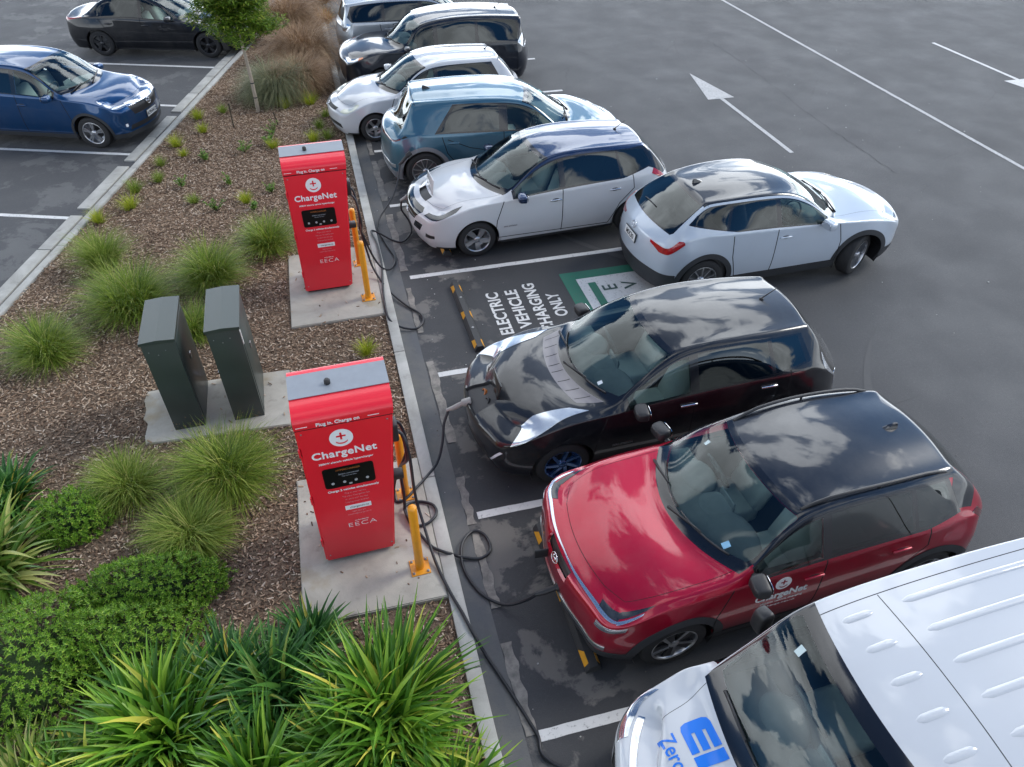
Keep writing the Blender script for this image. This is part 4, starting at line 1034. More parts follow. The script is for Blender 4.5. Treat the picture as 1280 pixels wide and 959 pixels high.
        bp = N.new('ShaderNodeBump'); bp.inputs['Strength'].default_value = .35; bp.inputs['Distance'].default_value = .004; L.new(f, bp.inputs['Height']); L.new(bp.outputs[0], b.inputs['Normal'])
    elif kind in ('white', 'green', 'worn'):
        col = {'white': (.66, .66, .65), 'worn': (.50, .50, .50), 'green': (.015, .16, .10)}[kind]
        w = noise(22, 8, .75); w2 = noise(2.5, 6, .6)
        c = mix(rng_(w2, .3, .75, 0, .45), col, tuple(x * .6 + .04 for x in col))
        c = mix(rng_(w, .5 if kind == 'worn' else .56, .66, 0, .8), c, (.09, .09, .09))
        L.new(c, b.inputs['Base Color']); setin(b, Roughness=.7)
        bp = N.new('ShaderNodeBump'); bp.inputs['Strength'].default_value = .4; bp.inputs['Distance'].default_value = .003; L.new(w, bp.inputs['Height']); L.new(bp.outputs[0], b.inputs['Normal'])
    elif kind == 'silt':
        w = noise(7, 8, .7, dist=.4)
        c = mix(rng_(w, .4, .62, 0, 1), (.27, .25, .225), (.15, .142, .13)); L.new(c, b.inputs['Base Color']); setin(b, Roughness=.9)
    MATS[name] = m
    return m
G_asph = ground_mat('asphalt', 'asphalt'); G_mulch = ground_mat('bark_mulch', 'mulch'); G_conc = ground_mat('stained_concrete', 'concrete'); G_kerb = ground_mat('kerb_concrete', 'kerb')
G_gut = ground_mat('gutter_concrete', 'gutter'); G_white = ground_mat('worn_white_marking', 'white'); G_worn = ground_mat('thin_worn_marking', 'worn'); G_green = ground_mat('green_marking', 'green'); G_silt = ground_mat('dry_silt', 'silt')

def sheet(name, pts, z, mat, kind='structure', thick=0.):
    bm = bmesh.new()
    if thick: prism(bm, pts, z - thick, z)
    else: bm.faces.new([bm.verts.new((x, y, z)) for x, y in pts])
    return tag(bmobj(name, bm, mat), kind=kind)
sheet('ground', [(-150, -150), (150, -150), (150, 150), (-150, 150)], 0, G_asph)

# bed between the two kerbs
kd = Vector((.2707, .9627)); kn = Vector((-.9627, .2707)); k0 = Vector((-6.05, 5.32))   # left kerb: inner edge, direction, outward
def lk(s, off): v = k0 + kd * s + kn * off; return (v.x, v.y)
from mathutils import noise as mnoise
def bedz(x, y):
    return .085 + .03 * mnoise.noise(Vector((x * .6, y * .6, 0))) + .012 * mnoise.noise(Vector((x * 3, y * 3, 3)))
bm = bmesh.new(); NX, NY = 70, 190; grid = []
for j in range(NY + 1):
    y = -9 + 33 * j / NY; xl = k0.x + (y - k0.y) * kd.x / kd.y + .02; xr_ = -.50; row = []
    for i in range(NX + 1):
        x = xl + (xr_ - xl) * i / NX; row.append(bm.verts.new((x, y, bedz(x, y) if 0 < i < NX else .08)))
    grid.append(row)
for j in range(NY):
    for i in range(NX): bm.faces.new((grid[j][i], grid[j][i + 1], grid[j + 1][i + 1], grid[j + 1][i]))
tag(bmobj('planting_bed', bm, G_mulch, smooth=True), kind='structure')

# wood chips: nobody could count them
n = 150000
y = rng.uniform(-4.5, 21, n); xl = k0.x + (y - k0.y) * kd.x / kd.y + .03; x = xl + (-.52 - xl) * rng.uniform(0, 1, n)
keep = rng.uniform(0, 1, n) < (.52 - xl * -1 * 0 + np.clip((-.52 - xl) / 6., .35, 1))
x, y = x[keep], y[keep]
inpad = ((x > -1.91) & (x < -.5) & (((y > -1) & (y < .95)) | ((y > 3.93) & (y < 5.98)))) | ((x > -3.74) & (x < -1.9) & (y > 1.97) & (y < 2.98))
spill = rng.uniform(0, 1, len(x)) < .010; onpad = inpad & spill; kk = (~inpad) | spill; onp = onpad[kk]; x, y = x[kk], y[kk]; n = len(x)
z = np.array([bedz(a, b) for a, b in zip(x, y)]) + rng.uniform(-.002, .016, n); z = np.where(onp, .129, z)
ln = rng.gamma(2.5, .0055, n) + .007; wd = rng.uniform(.003, .0085, n); th = rng.uniform(.002, .005, n)
yaw = rng.uniform(0, 2 * np.pi, n); tl = np.where(onp, 0., rng.normal(0, .28, n))
ca, sa, ct, st = np.cos(yaw), np.sin(yaw), np.cos(tl), np.sin(tl)
ux = np.stack([ca * ct, sa * ct, st], 1); uy = np.stack([-sa, ca, np.zeros(n)], 1); uz = np.cross(ux, uy)
P = np.stack([x, y, z], 1); cs = []
for (a, b, c) in ((-1, -1, -1), (1, -1, -1), (1, 1, -1), (-1, 1, -1), (-.8, -.8, 1), (.9, -1, 1), (1, .8, 1), (-1, .9, 1)):
    cs.append(P + ux * (a * ln)[:, None] + uy * (b * wd)[:, None] + uz * (c * th)[:, None])
Vv = np.stack(cs, 1).reshape(-1, 3); b0 = (np.arange(n) * 8)[:, None, None]
Fq = (np.array([[4, 5, 6, 7], [0, 1, 5, 4], [1, 2, 6, 5], [2, 3, 7, 6], [3, 0, 4, 7]])[None] + b0).reshape(-1, 4)
M_chip = leafmat('wood_chips', [(0, .075, .044, .028), (.3, .19, .12, .078), (.6, .32, .22, .145), (.85, .46, .345, .245), (1, .60, .50, .40)], .85, 0.)
tag(quadmesh('bark_mulch_chips', Vv, Fq, M_chip, smooth=False), kind='stuff')

# kerbs
def strip(name, a, b, off0, off1, z0, z1, mat, bev=.012, joints=0.):
    """long kerb: a..b along local Y at offset X"""
    bm = bmesh.new(); s = a; step = joints or (b - a)
    while s < b - 1e-6:
        e = min(b, s + step); bx(bm, off0, off1, s + (.004 if joints else 0), e - (.004 if joints else 0), z0, z1, bev); s = e
    return bm
bm = strip('kerb', -9, 30, -.50, -.35, -.05, .12, None, .012, 2.4)
tag(bmobj('right_kerb', bm, G_kerb, angle=40), kind='structure')
sheet('gutter', [(-.35, -9), (-.11, -9), (-.11, 30), (-.35, 30)], .004, G_gut)
# broken strip of silt along the channel
random.seed(3); yy = -8.
while yy < 25:
    ln_ = random.uniform(.5, 2.2); w0 = random.uniform(-.11, -.09); w1 = random.uniform(-.02, .03); pts = []
    k = 22; ph = random.uniform(0, 9)
    for i in range(k): pts.append((w1 + .012 * math.sin(i * .9 + ph) + random.uniform(-.006, .006), yy + ln_ * i / (k - 1)))
    for i in range(k): pts.append((w0 + .008 * math.sin(i * .7 + ph) + random.uniform(-.005, .005), yy + ln_ * (1 - i / (k - 1))))
    sheet('silt_strip', pts, .008, G_silt); yy += ln_ + random.uniform(.05, .7)
Mk = Matrix.Translation((k0.x, k0.y, 0)) @ Matrix.Rotation(math.atan2(kd.y, kd.x) - math.pi / 2, 4, 'Z')
bm = strip('k', -10, 22, -.13, 0., -.05, .11, None, .01, 3.0); bmesh.ops.transform(bm, matrix=Mk, verts=bm.verts)
tag(bmobj('left_kerb', bm, G_kerb, angle=40), kind='structure')
bm = bmesh.new(); s = -10.; random.seed(5)
while s < 22:
    e = s + random.choice((1.2, 1.8, 2.4)); bx(bm, -.50 + random.uniform(-.01, .01), -.27, s + .012, e - .012, -.03, .03, .01); s = e + random.choice((0, 0, 0, .25))
bmesh.ops.transform(bm, matrix=Mk, verts=bm.verts)
tag(bmobj('left_channel', bm, G_kerb, angle=40), kind='structure')

# painted markings, 4 mm above the asphalt
def stripe(x0, y0, x1, y1, w, z=.004, mat=None, name='bay_line'):
    d = Vector((x1 - x0, y1 - y0)).normalized(); nn = Vector((-d.y, d.x)) * w / 2; k = max(2, int(math.hypot(x1 - x0, y1 - y0) / .12)); L_ = []; Rr = []
    for i in range(k + 1):
        c = Vector((x0, y0)).lerp(Vector((x1, y1)), i / k)
        L_.append(c + nn * (1 + random.uniform(-.06, .06))); Rr.append(c - nn * (1 + random.uniform(-.06, .06)))
    return sheet(name, [tuple(v) for v in L_] + [tuple(v) for v in Rr[::-1]], z, mat or G_white)
for k in range(-2, 9): stripe(.02, -2.5 * -k + 0, 5.0, 2.5 * k, .10)
ang = R(-19.7); dd = Vector((math.cos(ang), math.sin(ang)))
for s in (-2.42 + 2.72 * k for k in range(-1, 7)):
    e = k0 + kd * (s + 5.55) + kn * .5; b_ = e - dd * 4.8; stripe(b_.x, b_.y, e.x, e.y, .10)
stripe(12.88, -20, 12.88, 60, .10, name='lane_line', mat=G_worn)
stripe(8.63, 7.79, 8.63, 11.04, .10, name='arrow_shaft', mat=G_worn); sheet('arrow_head', [(8.27, 11.03), (8.97, 11.03), (8.64, 12.88)], .004, G_worn)
stripe(16.72, 13.6, 16.78, 10.4, .11, name='arrow_shaft'); sheet('arrow_head', [(16.36, 10.4), (17.12, 10.4), (16.76, 8.6)], .004, G_white)
def road_word(w, x, y, length, cap=.20):
    o = text('road_lettering', w, 1., G_white, None, None, 0., .026)
    co = [v.co.copy() for v in o.data.vertices]; x0 = min(v.x for v in co); x1 = max(v.x for v in co); y0 = min(v.y for v in co); y1 = max(v.y for v in co)
    o.data.transform(Matrix.Translation((x, y, .004)) @ Matrix.Rotation(R(90), 4, 'Z') @ Matrix.Diagonal((length / (x1 - x0), cap / (y1 - y0), 1, 1)) @ Matrix.Translation((-(x0 + x1) / 2, -(y0 + y1) / 2, 0)))
    for v in o.data.vertices: v.co.z = .004
    return tag(o, kind='structure')
road_word('ELECTRIC', 1.19, 3.70, 1.10); road_word('VEHICLE', 1.50, 3.74, 1.02); road_word('CHARGING', 1.81, 3.72, 1.28); road_word('ONLY', 2.11, 3.70, .62)
sheet('charging_symbol_green', [(2.39, 2.8), (4.2, 2.8), (4.2, 4.50), (2.39, 4.50)], .004, G_green)
sheet('charging_symbol_white', [(2.61, 3.1), (4.0, 3.1), (4.0, 4.28), (2.61, 4.28)], .008, G_white)
sheet('charging_symbol_screen', [(2.76, 3.45), (2.89, 3.45), (2.89, 4.13), (2.76, 4.13)], .012, G_green)
for ch, xx in (('E', 3.08), ('V', 3.42)):
    o = text('road_lettering', ch, .34, pm('faded_dark_marking', (.05, .09, .08), .8), None, Matrix.Translation((xx, 3.93, .012)) @ Matrix.Rotation(R(90), 4, 'Z'), 0., .004); tag(o, kind='structure')
    for v in o.data.vertices: v.co.z = .012

def crack(pts, w):
    random.seed(9); path = catmull(pts, 14); L_ = []; Rr = []
    for i in range(len(path)):
        d = (path[min(i + 1, len(path) - 1)] - path[max(i - 1, 0)]).normalized(); nn = Vector((-d.y, d.x, 0)); c = path[i] + nn * random.uniform(-.03, .03); ww = w * random.uniform(.3, 1.2)
        L_.append((c + nn * ww)[:2]); Rr.append((c - nn * ww)[:2])
    return sheet('asphalt_crack', L_ + Rr[::-1], .0035, pm('crack_dark', (.05, .05, .053), .95))  # narrow dark strip, the crack's own tone
crack([(10.394, 15.424, 0.000), (10.414, 13.230, 0.000), (10.173, 9.358, 0.000), (10.172, 7.619, 0.000), (10.160, 6.383, 0.000)], .007)

# grit and scraps on the tarmac
random.seed(21); Vg = []; Fg = []
for k in range(420):
    gx = random.uniform(-.3, 14) if k % 3 else random.uniform(-.3, 1.5); gy = random.uniform(-6, 16); s_ = random.uniform(.003, .009) * (1.8 if k % 17 == 0 else 1); b0 = len(Vg)
    for a_, c_ in ((-1, -1), (1, -.7), (.8, 1), (-1, .8)): Vg.append((gx + a_ * s_, gy + c_ * s_, .0045))
    for a_, c_ in ((-.6, -.6), (.6, -.5), (.5, .6), (-.6, .5)): Vg.append((gx + a_ * s_, gy + c_ * s_, .0045 + s_ * .7))
    Fg += [(b0 + 4, b0 + 5, b0 + 6, b0 + 7)] + [(b0 + i, b0 + (i + 1) % 4, b0 + 4 + (i + 1) % 4, b0 + 4 + i) for i in range(4)]
tag(quadmesh('road_grit', Vg, Fg, leafmat('grit', [(0, .08, .07, .06), (.5, .25, .24, .22), (1, .6, .6, .58)], .8, 0.), smooth=False), kind='stuff')

# tyre scuffs where cars swing out of the bays: darker rubber laid on the stone
for cx_, cy_, r_, a0, a1 in ((7.2, 8.5, 5.2, 200, 262), (8.6, 8.3, 5.2, 205, 255), (9.6, -1.5, 4.6, 130, 190)):
    L_ = []; Rr = []
    for i in range(40):
        t = R(a0 + (a1 - a0) * i / 39); c = Vector((cx_ + r_ * math.cos(t), cy_ + r_ * math.sin(t))); nn = Vector((math.cos(t), math.sin(t))) * .06 * math.sin(math.pi * (i + .5) / 40); L_.append(tuple(c + nn)); Rr.append(tuple(c - nn))
    sheet('tyre_scuff', L_ + Rr[::-1], .003, pm('rubbed_asphalt', (.050, .051, .054), .62, var=(9, .35)))

# concrete pads
def pad(name, pts, z, label):
    bm = bmesh.new(); prism(bm, pts, z - .14, z); bmesh.ops.bevel(bm, geom=[e for e in bm.edges if min(v.co.z for v in e.verts) > z - .01], offset=.01, segments=2, affect='EDGES')
    o = bmobj(name, bm, G_conc, angle=50); tag(o, kind='structure'); return o
pad('concrete_pad', [(-1.92, -.98), (-.505, -1.0), (-.505, .94), (-1.91, .92)], .125, '')
pad('concrete_pad', [(-1.87, 3.93), (-.505, 3.95), (-.505, 5.98), (-1.86, 5.96)], .125, '')
pad('concrete_pad', [(-3.66, 1.98), (-1.95, 1.90), (-1.93, 2.99), (-2.9, 3.02), (-3.74, 2.99), (-3.77, 2.8), (-3.71, 2.62), (-3.74, 2.46), (-3.66, 2.34), (-3.69, 2.15)], .115, '')
# ------------------------------------------------------------ chargers
M_cred = pm('charger_red', (.76, .010, .028), .36, coat=.35, coatr=.12, var=(3, .08), bump=(4, .05, .01))
M_cgrey = pm('charger_grey_roof', (.24, .265, .30), .45, var=(8, .18))
M_cwhite = pm('white_vinyl', (.8, .8, .8), .45)
M_screen = pm('display_glass', (.004, .004, .005), .3, spec=.3)
M_cable = pm('cable_rubber', (.014, .015, .020), .42, bump=(60, .15, .002))
M_yel = pm('bollard_yellow', (.75, .30, .012), .4, var=(9, .2), coat=.2)
M_yel2 = pm('safety_yellow', (.72, .34, .02), .55, var=(12, .3))
M_steel = pm('dull_steel', (.3, .3, .3), .4, metal=.8)
def charger(pos, rz, label, group):
    root = empty('charging_station', pos, rz, label, 'charging station', group)
    # local: X along the front, -Y faces the viewer; leans narrower to the foot on the right
    H = 2.10; D = .61
    def xl(z): return -.345 + .03 * z / H
    def xr(z): return .365 + .19 * z / H
    def prof(zf):  # front outline (y,z)
        return zf
    body = [(0, .06), (0, 1.90)]
    bm = bmesh.new()
    rows = [(.0, .05, D), (.0, 1.93, D)]
    def ring(y0, z0, y1, z1): pass
    vs = []
    for (yf, z, yb) in rows:
        vs.append([bm.verts.new((xl(z), yf, z)), bm.verts.new((xr(z), yf, z)), bm.verts.new((xr(z), yb, z)), bm.verts.new((xl(z), yb, z))])
    for k in range(4): bm.faces.new((vs[0][k], vs[0][(k + 1) % 4], vs[1][(k + 1) % 4], vs[1][k]))
    bm.faces.new(vs[0][::-1]); bm.faces.new(vs[1])
    bmesh.ops.bevel(bm, geom=[e for e in bm.edges if abs(e.verts[0].co.z - e.verts[1].co.z) > 1], offset=.02, segments=3, affect='EDGES')
    case = bmobj('cabinet_body', bm, M_cred, root, angle=40)
    # rounded hood
    bm = bmesh.new(); pr = [(-.010, 1.942)]
    for k in range(9):
        a = R(90 * k / 8); pr.append((-.014 + .21 - .21 * math.cos(a), 2.005 + .105 * math.sin(a)))
    pr += [(.22, 2.116), (.54, 2.13), (D - .02, 2.115), (D, 2.08), (D, 1.942)]
    L_ = [bm.verts.new((xl(z) - .002, y, z)) for y, z in pr]; Rr = [bm.verts.new((xr(z) + .002, y, z)) for y, z in pr]
    for i in range(len(pr) - 1): bm.faces.new((L_[i], Rr[i], Rr[i + 1], L_[i + 1]))
    bm.faces.new((L_[-1], Rr[-1], Rr[0], L_[0])); bm.faces.new(L_); bm.faces.new(Rr[::-1])
    hood = bmobj('hood', bm, M_cred, root, angle=40)
    bm = bmesh.new(); z = 2.118
    q = [(xl(z) - .004, .205, 2.118), (xr(z) + .004, .205, 2.118), (xr(z) + .004, .51, 2.131), (xl(z) - .004, .51, 2.131)]
    b_ = [bm.verts.new(v) for v in q]; t_ = [bm.verts.new((v[0], v[1], v[2] + .006)) for v in q]
    bm.faces.new(t_); bm.faces.new(b_[::-1])
    for k in range(4): bm.faces.new((b_[k], b_[(k + 1) % 4], t_[(k + 1) % 4], t_[k]))
    bmobj('roof_panel', bm, M_cgrey, hood)
    bm = bmesh.new(); lathe(bm, [(0, 0), (.028, 0), (.028, .035), (.018, .05), (0, .052)], 16, Matrix.Translation((.03, .33, 2.132))); bx(bm, .004, .056, .31, .345, 2.135, 2.16, .004)
    bmobj('roof_antenna', bm, M_black, root, angle=40)
    boxo('plinth', -.31, .32, .05, D - .05, 0, .05, M_black, root)
    boxo('seam', xl(1.93) + .004, xr(1.93) - .004, -.0015, .01, 1.925, 1.934, M_gap, case)
    F = Matrix.Rotation(R(90), 4, 'X')      # lettering plane facing -Y
    def fm(x, z, y=-.002): return Matrix.Translation((x, y, z)) @ F
    hm = lambda x, z: Matrix.Translation((x, -.016, z)) @ Matrix.Rotation(R(86), 4, 'X')
    text('lettering', 'Plug in. Charge on', .052, M_cwhite, hood, Matrix.Translation((.06, -.0155, 1.975)) @ Matrix.Rotation(R(90), 4, 'X'), .0015, .001, sx=.98)
    for s in (-1, 1): boxo('rule', .06 + s * .31 - .05, .06 + s * .31 + .05, -.0165, -.012, 1.972, 1.977, M_cwhite, hood)
    bm = bmesh.new(); lathe(bm, [(0, 0), (.105, 0), (.105, .003), (0, .003)], 40, fm(.06, 1.76)); bmobj('logo_disc', bm, M_cwhite, case)
    bm = bmesh.new()
    bx(bm, .06 - .042, .06 + .042, -.0075, -.0055, 1.775, 1.793); bx(bm, .06 - .009, .06 + .009, -.0075, -.0054, 1.742, 1.826)
    arc = [(.062 * math.cos(t), .055 * math.sin(t)) for t in [R(212) + R(116) * k / 12 for k in range(13)]]; arc2 = [(.062 * math.cos(t), .055 * math.sin(t) - .014) for t in [R(328) - R(116) * k / 12 for k in range(13)]]
    prism(bm, arc + arc2, .0, .002, fm(.06, 1.757, -.0055))
    bmobj('logo_mark', bm, M_cred, case)
    text('lettering', 'ChargeNet', .120, M_cwhite, case, fm(.06, 1.575), .002, .0026, sx=1.02, spacing=1.06)
    text('lettering', '300kW electric vehicle hypercharger', .033, M_cwhite, case, fm(.06, 1.465), .001, .0006, sx=1.)
    bm = bmesh.new(); pts = []
    for cx_, cy_, a0 in ((.235, .135, 0), (-.235, .135, 90), (-.235, -.135, 180), (.235, -.135, 270)):
        for k in range(5): a = R(a0 + 22.5 * k); pts.append((cx_ - math.copysign(.03, cx_) + .03 * math.cos(a), cy_ - math.copysign(.03, cy_) + .03 * math.sin(a)))
    prism(bm, pts, 0, .004, fm(.06, 1.26)); scr = bmobj('screen', bm, M_screen, case)
    M_ui = pm('screen_text', (.15, .16, .18), .4, emit=(.35, .4, .5, .25)); M_uio = pm('screen_orange', (.2, .06, .01), .4, emit=(.6, .2, .05, .18))
    text('screen_lettering', 'HYPERCHARGER', .03, M_uio, scr, fm(.06, 1.355, -.0065), .0003, .0); text('screen_lettering', 'Select connector', .028, M_ui, scr, fm(.06, 1.30, -.0065), .0003, .0); text('screen_lettering', 'Tap card to start', .02, M_ui, scr, fm(.06, 1.27, -.0065), .0003, .0)
    for k in range(4):
        bm = bmesh.new(); lathe(bm, [(0, 0), (.015, 0), (.015, .004), (0, .004)], 14, fm(-.10 + .107 * k, 1.19, -.006)); bmobj('button', bm, pm('button_grey', (.4, .4, .4), .3), scr)
    boxo('card_reader', .045, .075, -.009, -.006, 1.145, 1.165, pm('button_grey', (0, 0, 0)), scr, .001)
    text('lettering', 'Charge 2 vehicles simultaneously', .036, M_cwhite, case, fm(.075, 1.075), .001, .001)
    for k, t_ in enumerate(('Plug in your vehicle', 'Tap your ChargeNet fob', 'or start with the app', 'Unplug when finished')): text('lettering', t_, .026, pm('faint_vinyl', (.7, .25, .28), .5), case, fm(.085, 1.02 - .045 * k), .0006, 0.)
    boxo('sticker', -.04, .21, -.004, 0, .775, .835, M_cwhite, case); text('sticker_lettering', 'chargenet.nz', .036, M_ink, case, fm(.095, .806, -.0055), .0003, 0.)
    for k, t_ in enumerate(('0800 224 274', 'support@charge.net.nz')): text('lettering', t_, .024, pm('faint_vinyl', (0, 0, 0)), case, fm(.085, .735 - .035 * k), .0006, 0.)
    text('lettering', 'co-funded by', .026, M_cwhite, case, fm(.09, .595), .0006, 0.); text('lettering', 'EECA', .085, M_cwhite, case, fm(.09, .535), .0008, -.0015, sx=1.35, spacing=1.1)
    # hinges, vents, screws
    for z_ in (.35, 1.0, 1.65): boxo('hinge', xl(z_) - .008, xl(z_) + .012, -.006, .02, z_ - .05, z_ + .05, M_cred, case, .003)
    for sx_, z_ in ((xl(1.86) + .05, 1.88), (xr(1.86) - .05, 1.88), (xl(.3) + .05, .13), (xr(.3) - .05, .13)):
        bm = bmesh.new(); lathe(bm, [(0, 0), (.009, 0), (.007, .003), (0, .003)], 10, fm(sx_, z_)); bmobj('screw', bm, M_steel, case)
    boxo('side_panel', xr(.9) - .03, xr(.9) - .0, .0, .001, 0, .001, M_gap, case) if False else None
    # side: cable outlets, holster
    xs = xr(1.2)
    boxo('cable_outlet', xr(1.62) - .02, xr(1.62) + .06, .06, .20, 1.5, 1.72, M_black, root, .02)
    boxo('cable_holster', xr(1.) - .03, xr(1.) + .11, .06, .16, .98, 1.06, M_black, root, .015)
    return root
CA = charger((-1.30, -.31, .125), R(1.5), 'red charging station with two cables, the nearer of the pair', 'red charging stations')
CB = charger((-1.27, 4.75, .125), R(1.5), 'red charging station further back, beside the teal and white cars', 'red charging stations')

def bollard(x, y, label, h=.98):
    root = empty('bollard', (x, y, .125), R(2), label, 'bollard', 'yellow bollards beside the chargers')
    bm = bmesh.new(); r = .045
    lathe(bm, [(0, .0), (r, 0.0), (r, h - .03), (r * .9, h - .008), (r * .6, h), (0, h + .003)], 28); bmobj('post', bm, M_yel, root, angle=50)
    bm = bmesh.new(); bx(bm, -.10, .10, -.10, .10, 0, .012, .004); pl = bmobj('base_plate', bm, M_yel, root)
    for sx in (-1, 1):
        for sy in (-1, 1):
            bm = bmesh.new(); lathe(bm, [(0, .012), (.016, .012), (.016, .022), (.008, .024), (.008, .034), (0, .034)], 6, Matrix.Translation((sx * .074, sy * .074, 0))); bmobj('bolt', bm, M_steel, pl)
bollard(-.72, -.60, 'yellow steel bollard at the front right of the nearer charger'); bollard(-.72, .40, 'yellow steel bollard behind the nearer charger, half hidden by cables')
bollard(-.70, 4.42, 'yellow steel bollard at the front right of the farther charger'); bollard(-.73, 5.44, 'yellow steel bollard behind the farther charger cable holster')

# green cabinets
random.seed(31)
M_cab = pm('dark_green_cabinet', (.030, .045, .041), .38, var=(3, .25), coat=.25, coatr=.25, bump=(300, .1, .001))
def cabinet(x0, x1, y0, y1, h, label, damaged=False):
    xc, yc = (x0 + x1) / 2, (y0 + y1) / 2; w, d = (x1 - x0) / 2, (y1 - y0) / 2
    root = empty('utility_cabinet', (xc, yc, .115), R(1), label, 'cabinet', 'green utility cabinets')
    bm = bmesh.new(); bx(bm, -w, w, -d, d, 0, h, .006); body = bmobj('cabinet_body', bm, M_cab, root, angle=40)
    bm = bmesh.new(); o = .014
    q = [(-w - o, -d - o), (w + o, -d - o), (w + o, d + o), (-w - o, d + o)]
    a = [bm.verts.new((*p, h - .03)) for p in q]; b_ = [bm.verts.new((*p, h + .005)) for p in q]; rf = [bm.verts.new((0, -d - o, h + .02)), bm.verts.new((0, d + o, h + .02))]
    for k in (1, 3): bm.faces.new((a[k], a[(k + 1) % 4], b_[(k + 1) % 4], b_[k]))
    bm.faces.new((a[0], a[1], b_[1], rf[0], b_[0])); bm.faces.new((a[2], a[3], b_[3], rf[1], b_[2]))
    bm.faces.new((b_[1], b_[2], rf[1], rf[0])); bm.faces.new((b_[3], b_[0], rf[0], rf[1])); bm.faces.new(a[::-1])
    lid = bmobj('lid', bm, M_cab, root)
    for s in (1,):
        bm = bmesh.new(); bx(bm, s * w - .002, s * w + .006, -d + .05, d - .05, .05, h - .08, .004); dr = bmobj('door', bm, M_cab, root, angle=40)
        bm = bmesh.new(); bx(bm, w + .006, w + .02, -.03, .03, h * .55, h * .55 + .09, .006); bmobj('lock', bm, M_steel, dr)
    # mud splashed up from the bed at the foot
    for k in range(26):
        u = random.uniform(-w, w); hh = abs(random.gauss(0, .07)) + .01; rr = random.uniform(.003, .012)
        bm = bmesh.new(); lathe(bm, [(0, 0), (rr, 0), (rr * .6, .0012), (0, .0016)], 7, Matrix.Translation((u, -d - .0003, hh)) @ Matrix.Rotation(R(90), 4, 'X')); 
        if k == 0: mud = bm
        else:
            me_ = bpy.data.meshes.new('t'); bm.to_mesh(me_); bm.free(); mud.from_mesh(me_); bpy.data.meshes.remove(me_)
    tag(bmobj('mud_splash', mud, pm('dried_mud', (.16, .12, .08), .95), body), kind='stuff')
    if damaged:
        bm = bmesh.new(); bx(bm, w - .01, w + .0075, -d + .06, -d + .10, h - .26, h - .06, .002, Matrix.Rotation(R(2), 4, 'X')); bmobj('paint_scrape', bm, pm('bare_scrape', (.5, .5, .48), .6), body)
    for k in range(3):
        bm = bmesh.new(); lathe(bm, [(0, 0), (.007, 0), (.005, .003), (0, .003)], 10, Matrix.Translation((-w + .06 + .09 * k, -d - .001, h - .14 - .05 * (k % 2))) @ Matrix.Rotation(R(90), 4, 'X')); bmobj('rivet', bm, M_steel, body)
cabinet(-3.335, -2.975, 2.14, 3.0, 1.36, 'dark green utility cabinet, left of the two')
cabinet(-2.625, -2.265, 2.14, 3.0, 1.40, 'dark green utility cabinet with scraped corner, right of the two', True)
boxo('p', 0, .12, 0, .075, 0, .012, pm('pale_blue_plastic', (.45, .5, .62), .5), None, .003)
tag(COL.objects[-1] if False else bpy.data.objects['p'], 'small pale blue card lying on the bark between the green cabinets', 'card'); bpy.data.objects['p'].name = 'dropped_card'; bpy.data.objects['dropped_card'].location = (-2.86, 3.15, .115); bpy.data.objects['dropped_card'].rotation_euler = (.05, .06, .1)

# wheel stops
def wheel_stop(x, y, L_, label):
    root = empty('wheel_stop', (x, y, 0), R(1), label, 'wheel stop', 'rubber wheel stops in the bays')
    pr = [(-.075, .0), (-.075, .03), (-.04, .095), (.04, .095), (.075, .03), (.075, 0)]
    def seg(bm, a, b_, mi, o=0.):
        A = [bm.verts.new((px * (1 + o), a, pz * (1 + o * .6))) for px, pz in pr]; B = [bm.verts.new((px * (1 + o), b_, pz * (1 + o * .6))) for px, pz in pr]
        for i in range(5): bm.faces.new((A[i], A[i + 1], B[i + 1], B[i])).material_index = mi
        bm.faces.new(A[::-1]).material_index = mi; bm.faces.new(B).material_index = mi
    bm = bmesh.new(); seg(bm, -L_ / 2, L_ / 2, 0); bmobj('block', bm, pm('stop_rubber', (.035, .036, .037), .6, var=(10, .3)), root)
    for yy in (-L_ / 2 + .14, 0, L_ / 2 - .14):
        for s in (-1, 1):
            bm = bmesh.new(); e = .004
            v = [(s * .0765, yy - .09, .03), (s * .0765, yy + .09, .03), (s * .0435, yy + .03, .0935), (s * .0435, yy - .09, .0935)]
            a = [bm.verts.new((p[0] + s * .001, p[1], p[2])) for p in v]; b_ = [bm.verts.new((p[0] - s * .006, p[1], p[2] - .004)) for p in v]
            bm.faces.new(a); bm.faces.new(b_[::-1])
            for k in range(4): bm.faces.new((a[k], b_[k], b_[(k + 1) % 4], a[(k + 1) % 4]))
            bmobj('reflective_panel', bm, M_yel2, root)
    for yy in (-.4, .4):
        bm = bmesh.new(); lathe(bm, [(0, .094), (.02, .094), (.016, .102), (0, .103)], 12, Matrix.Translation((0, yy, 0))); bmobj('bolt', bm, M_steel, root)
wheel_stop(.69, 3.72, 1.72, 'black and yellow wheel stop in the empty charging bay')
wheel_stop(.66, -1.20, 1.72, 'black and yellow wheel stop under the red car'); wheel_stop(.72, 6.36, 1.72, 'black and yellow wheel stop under the white car with the open flap')

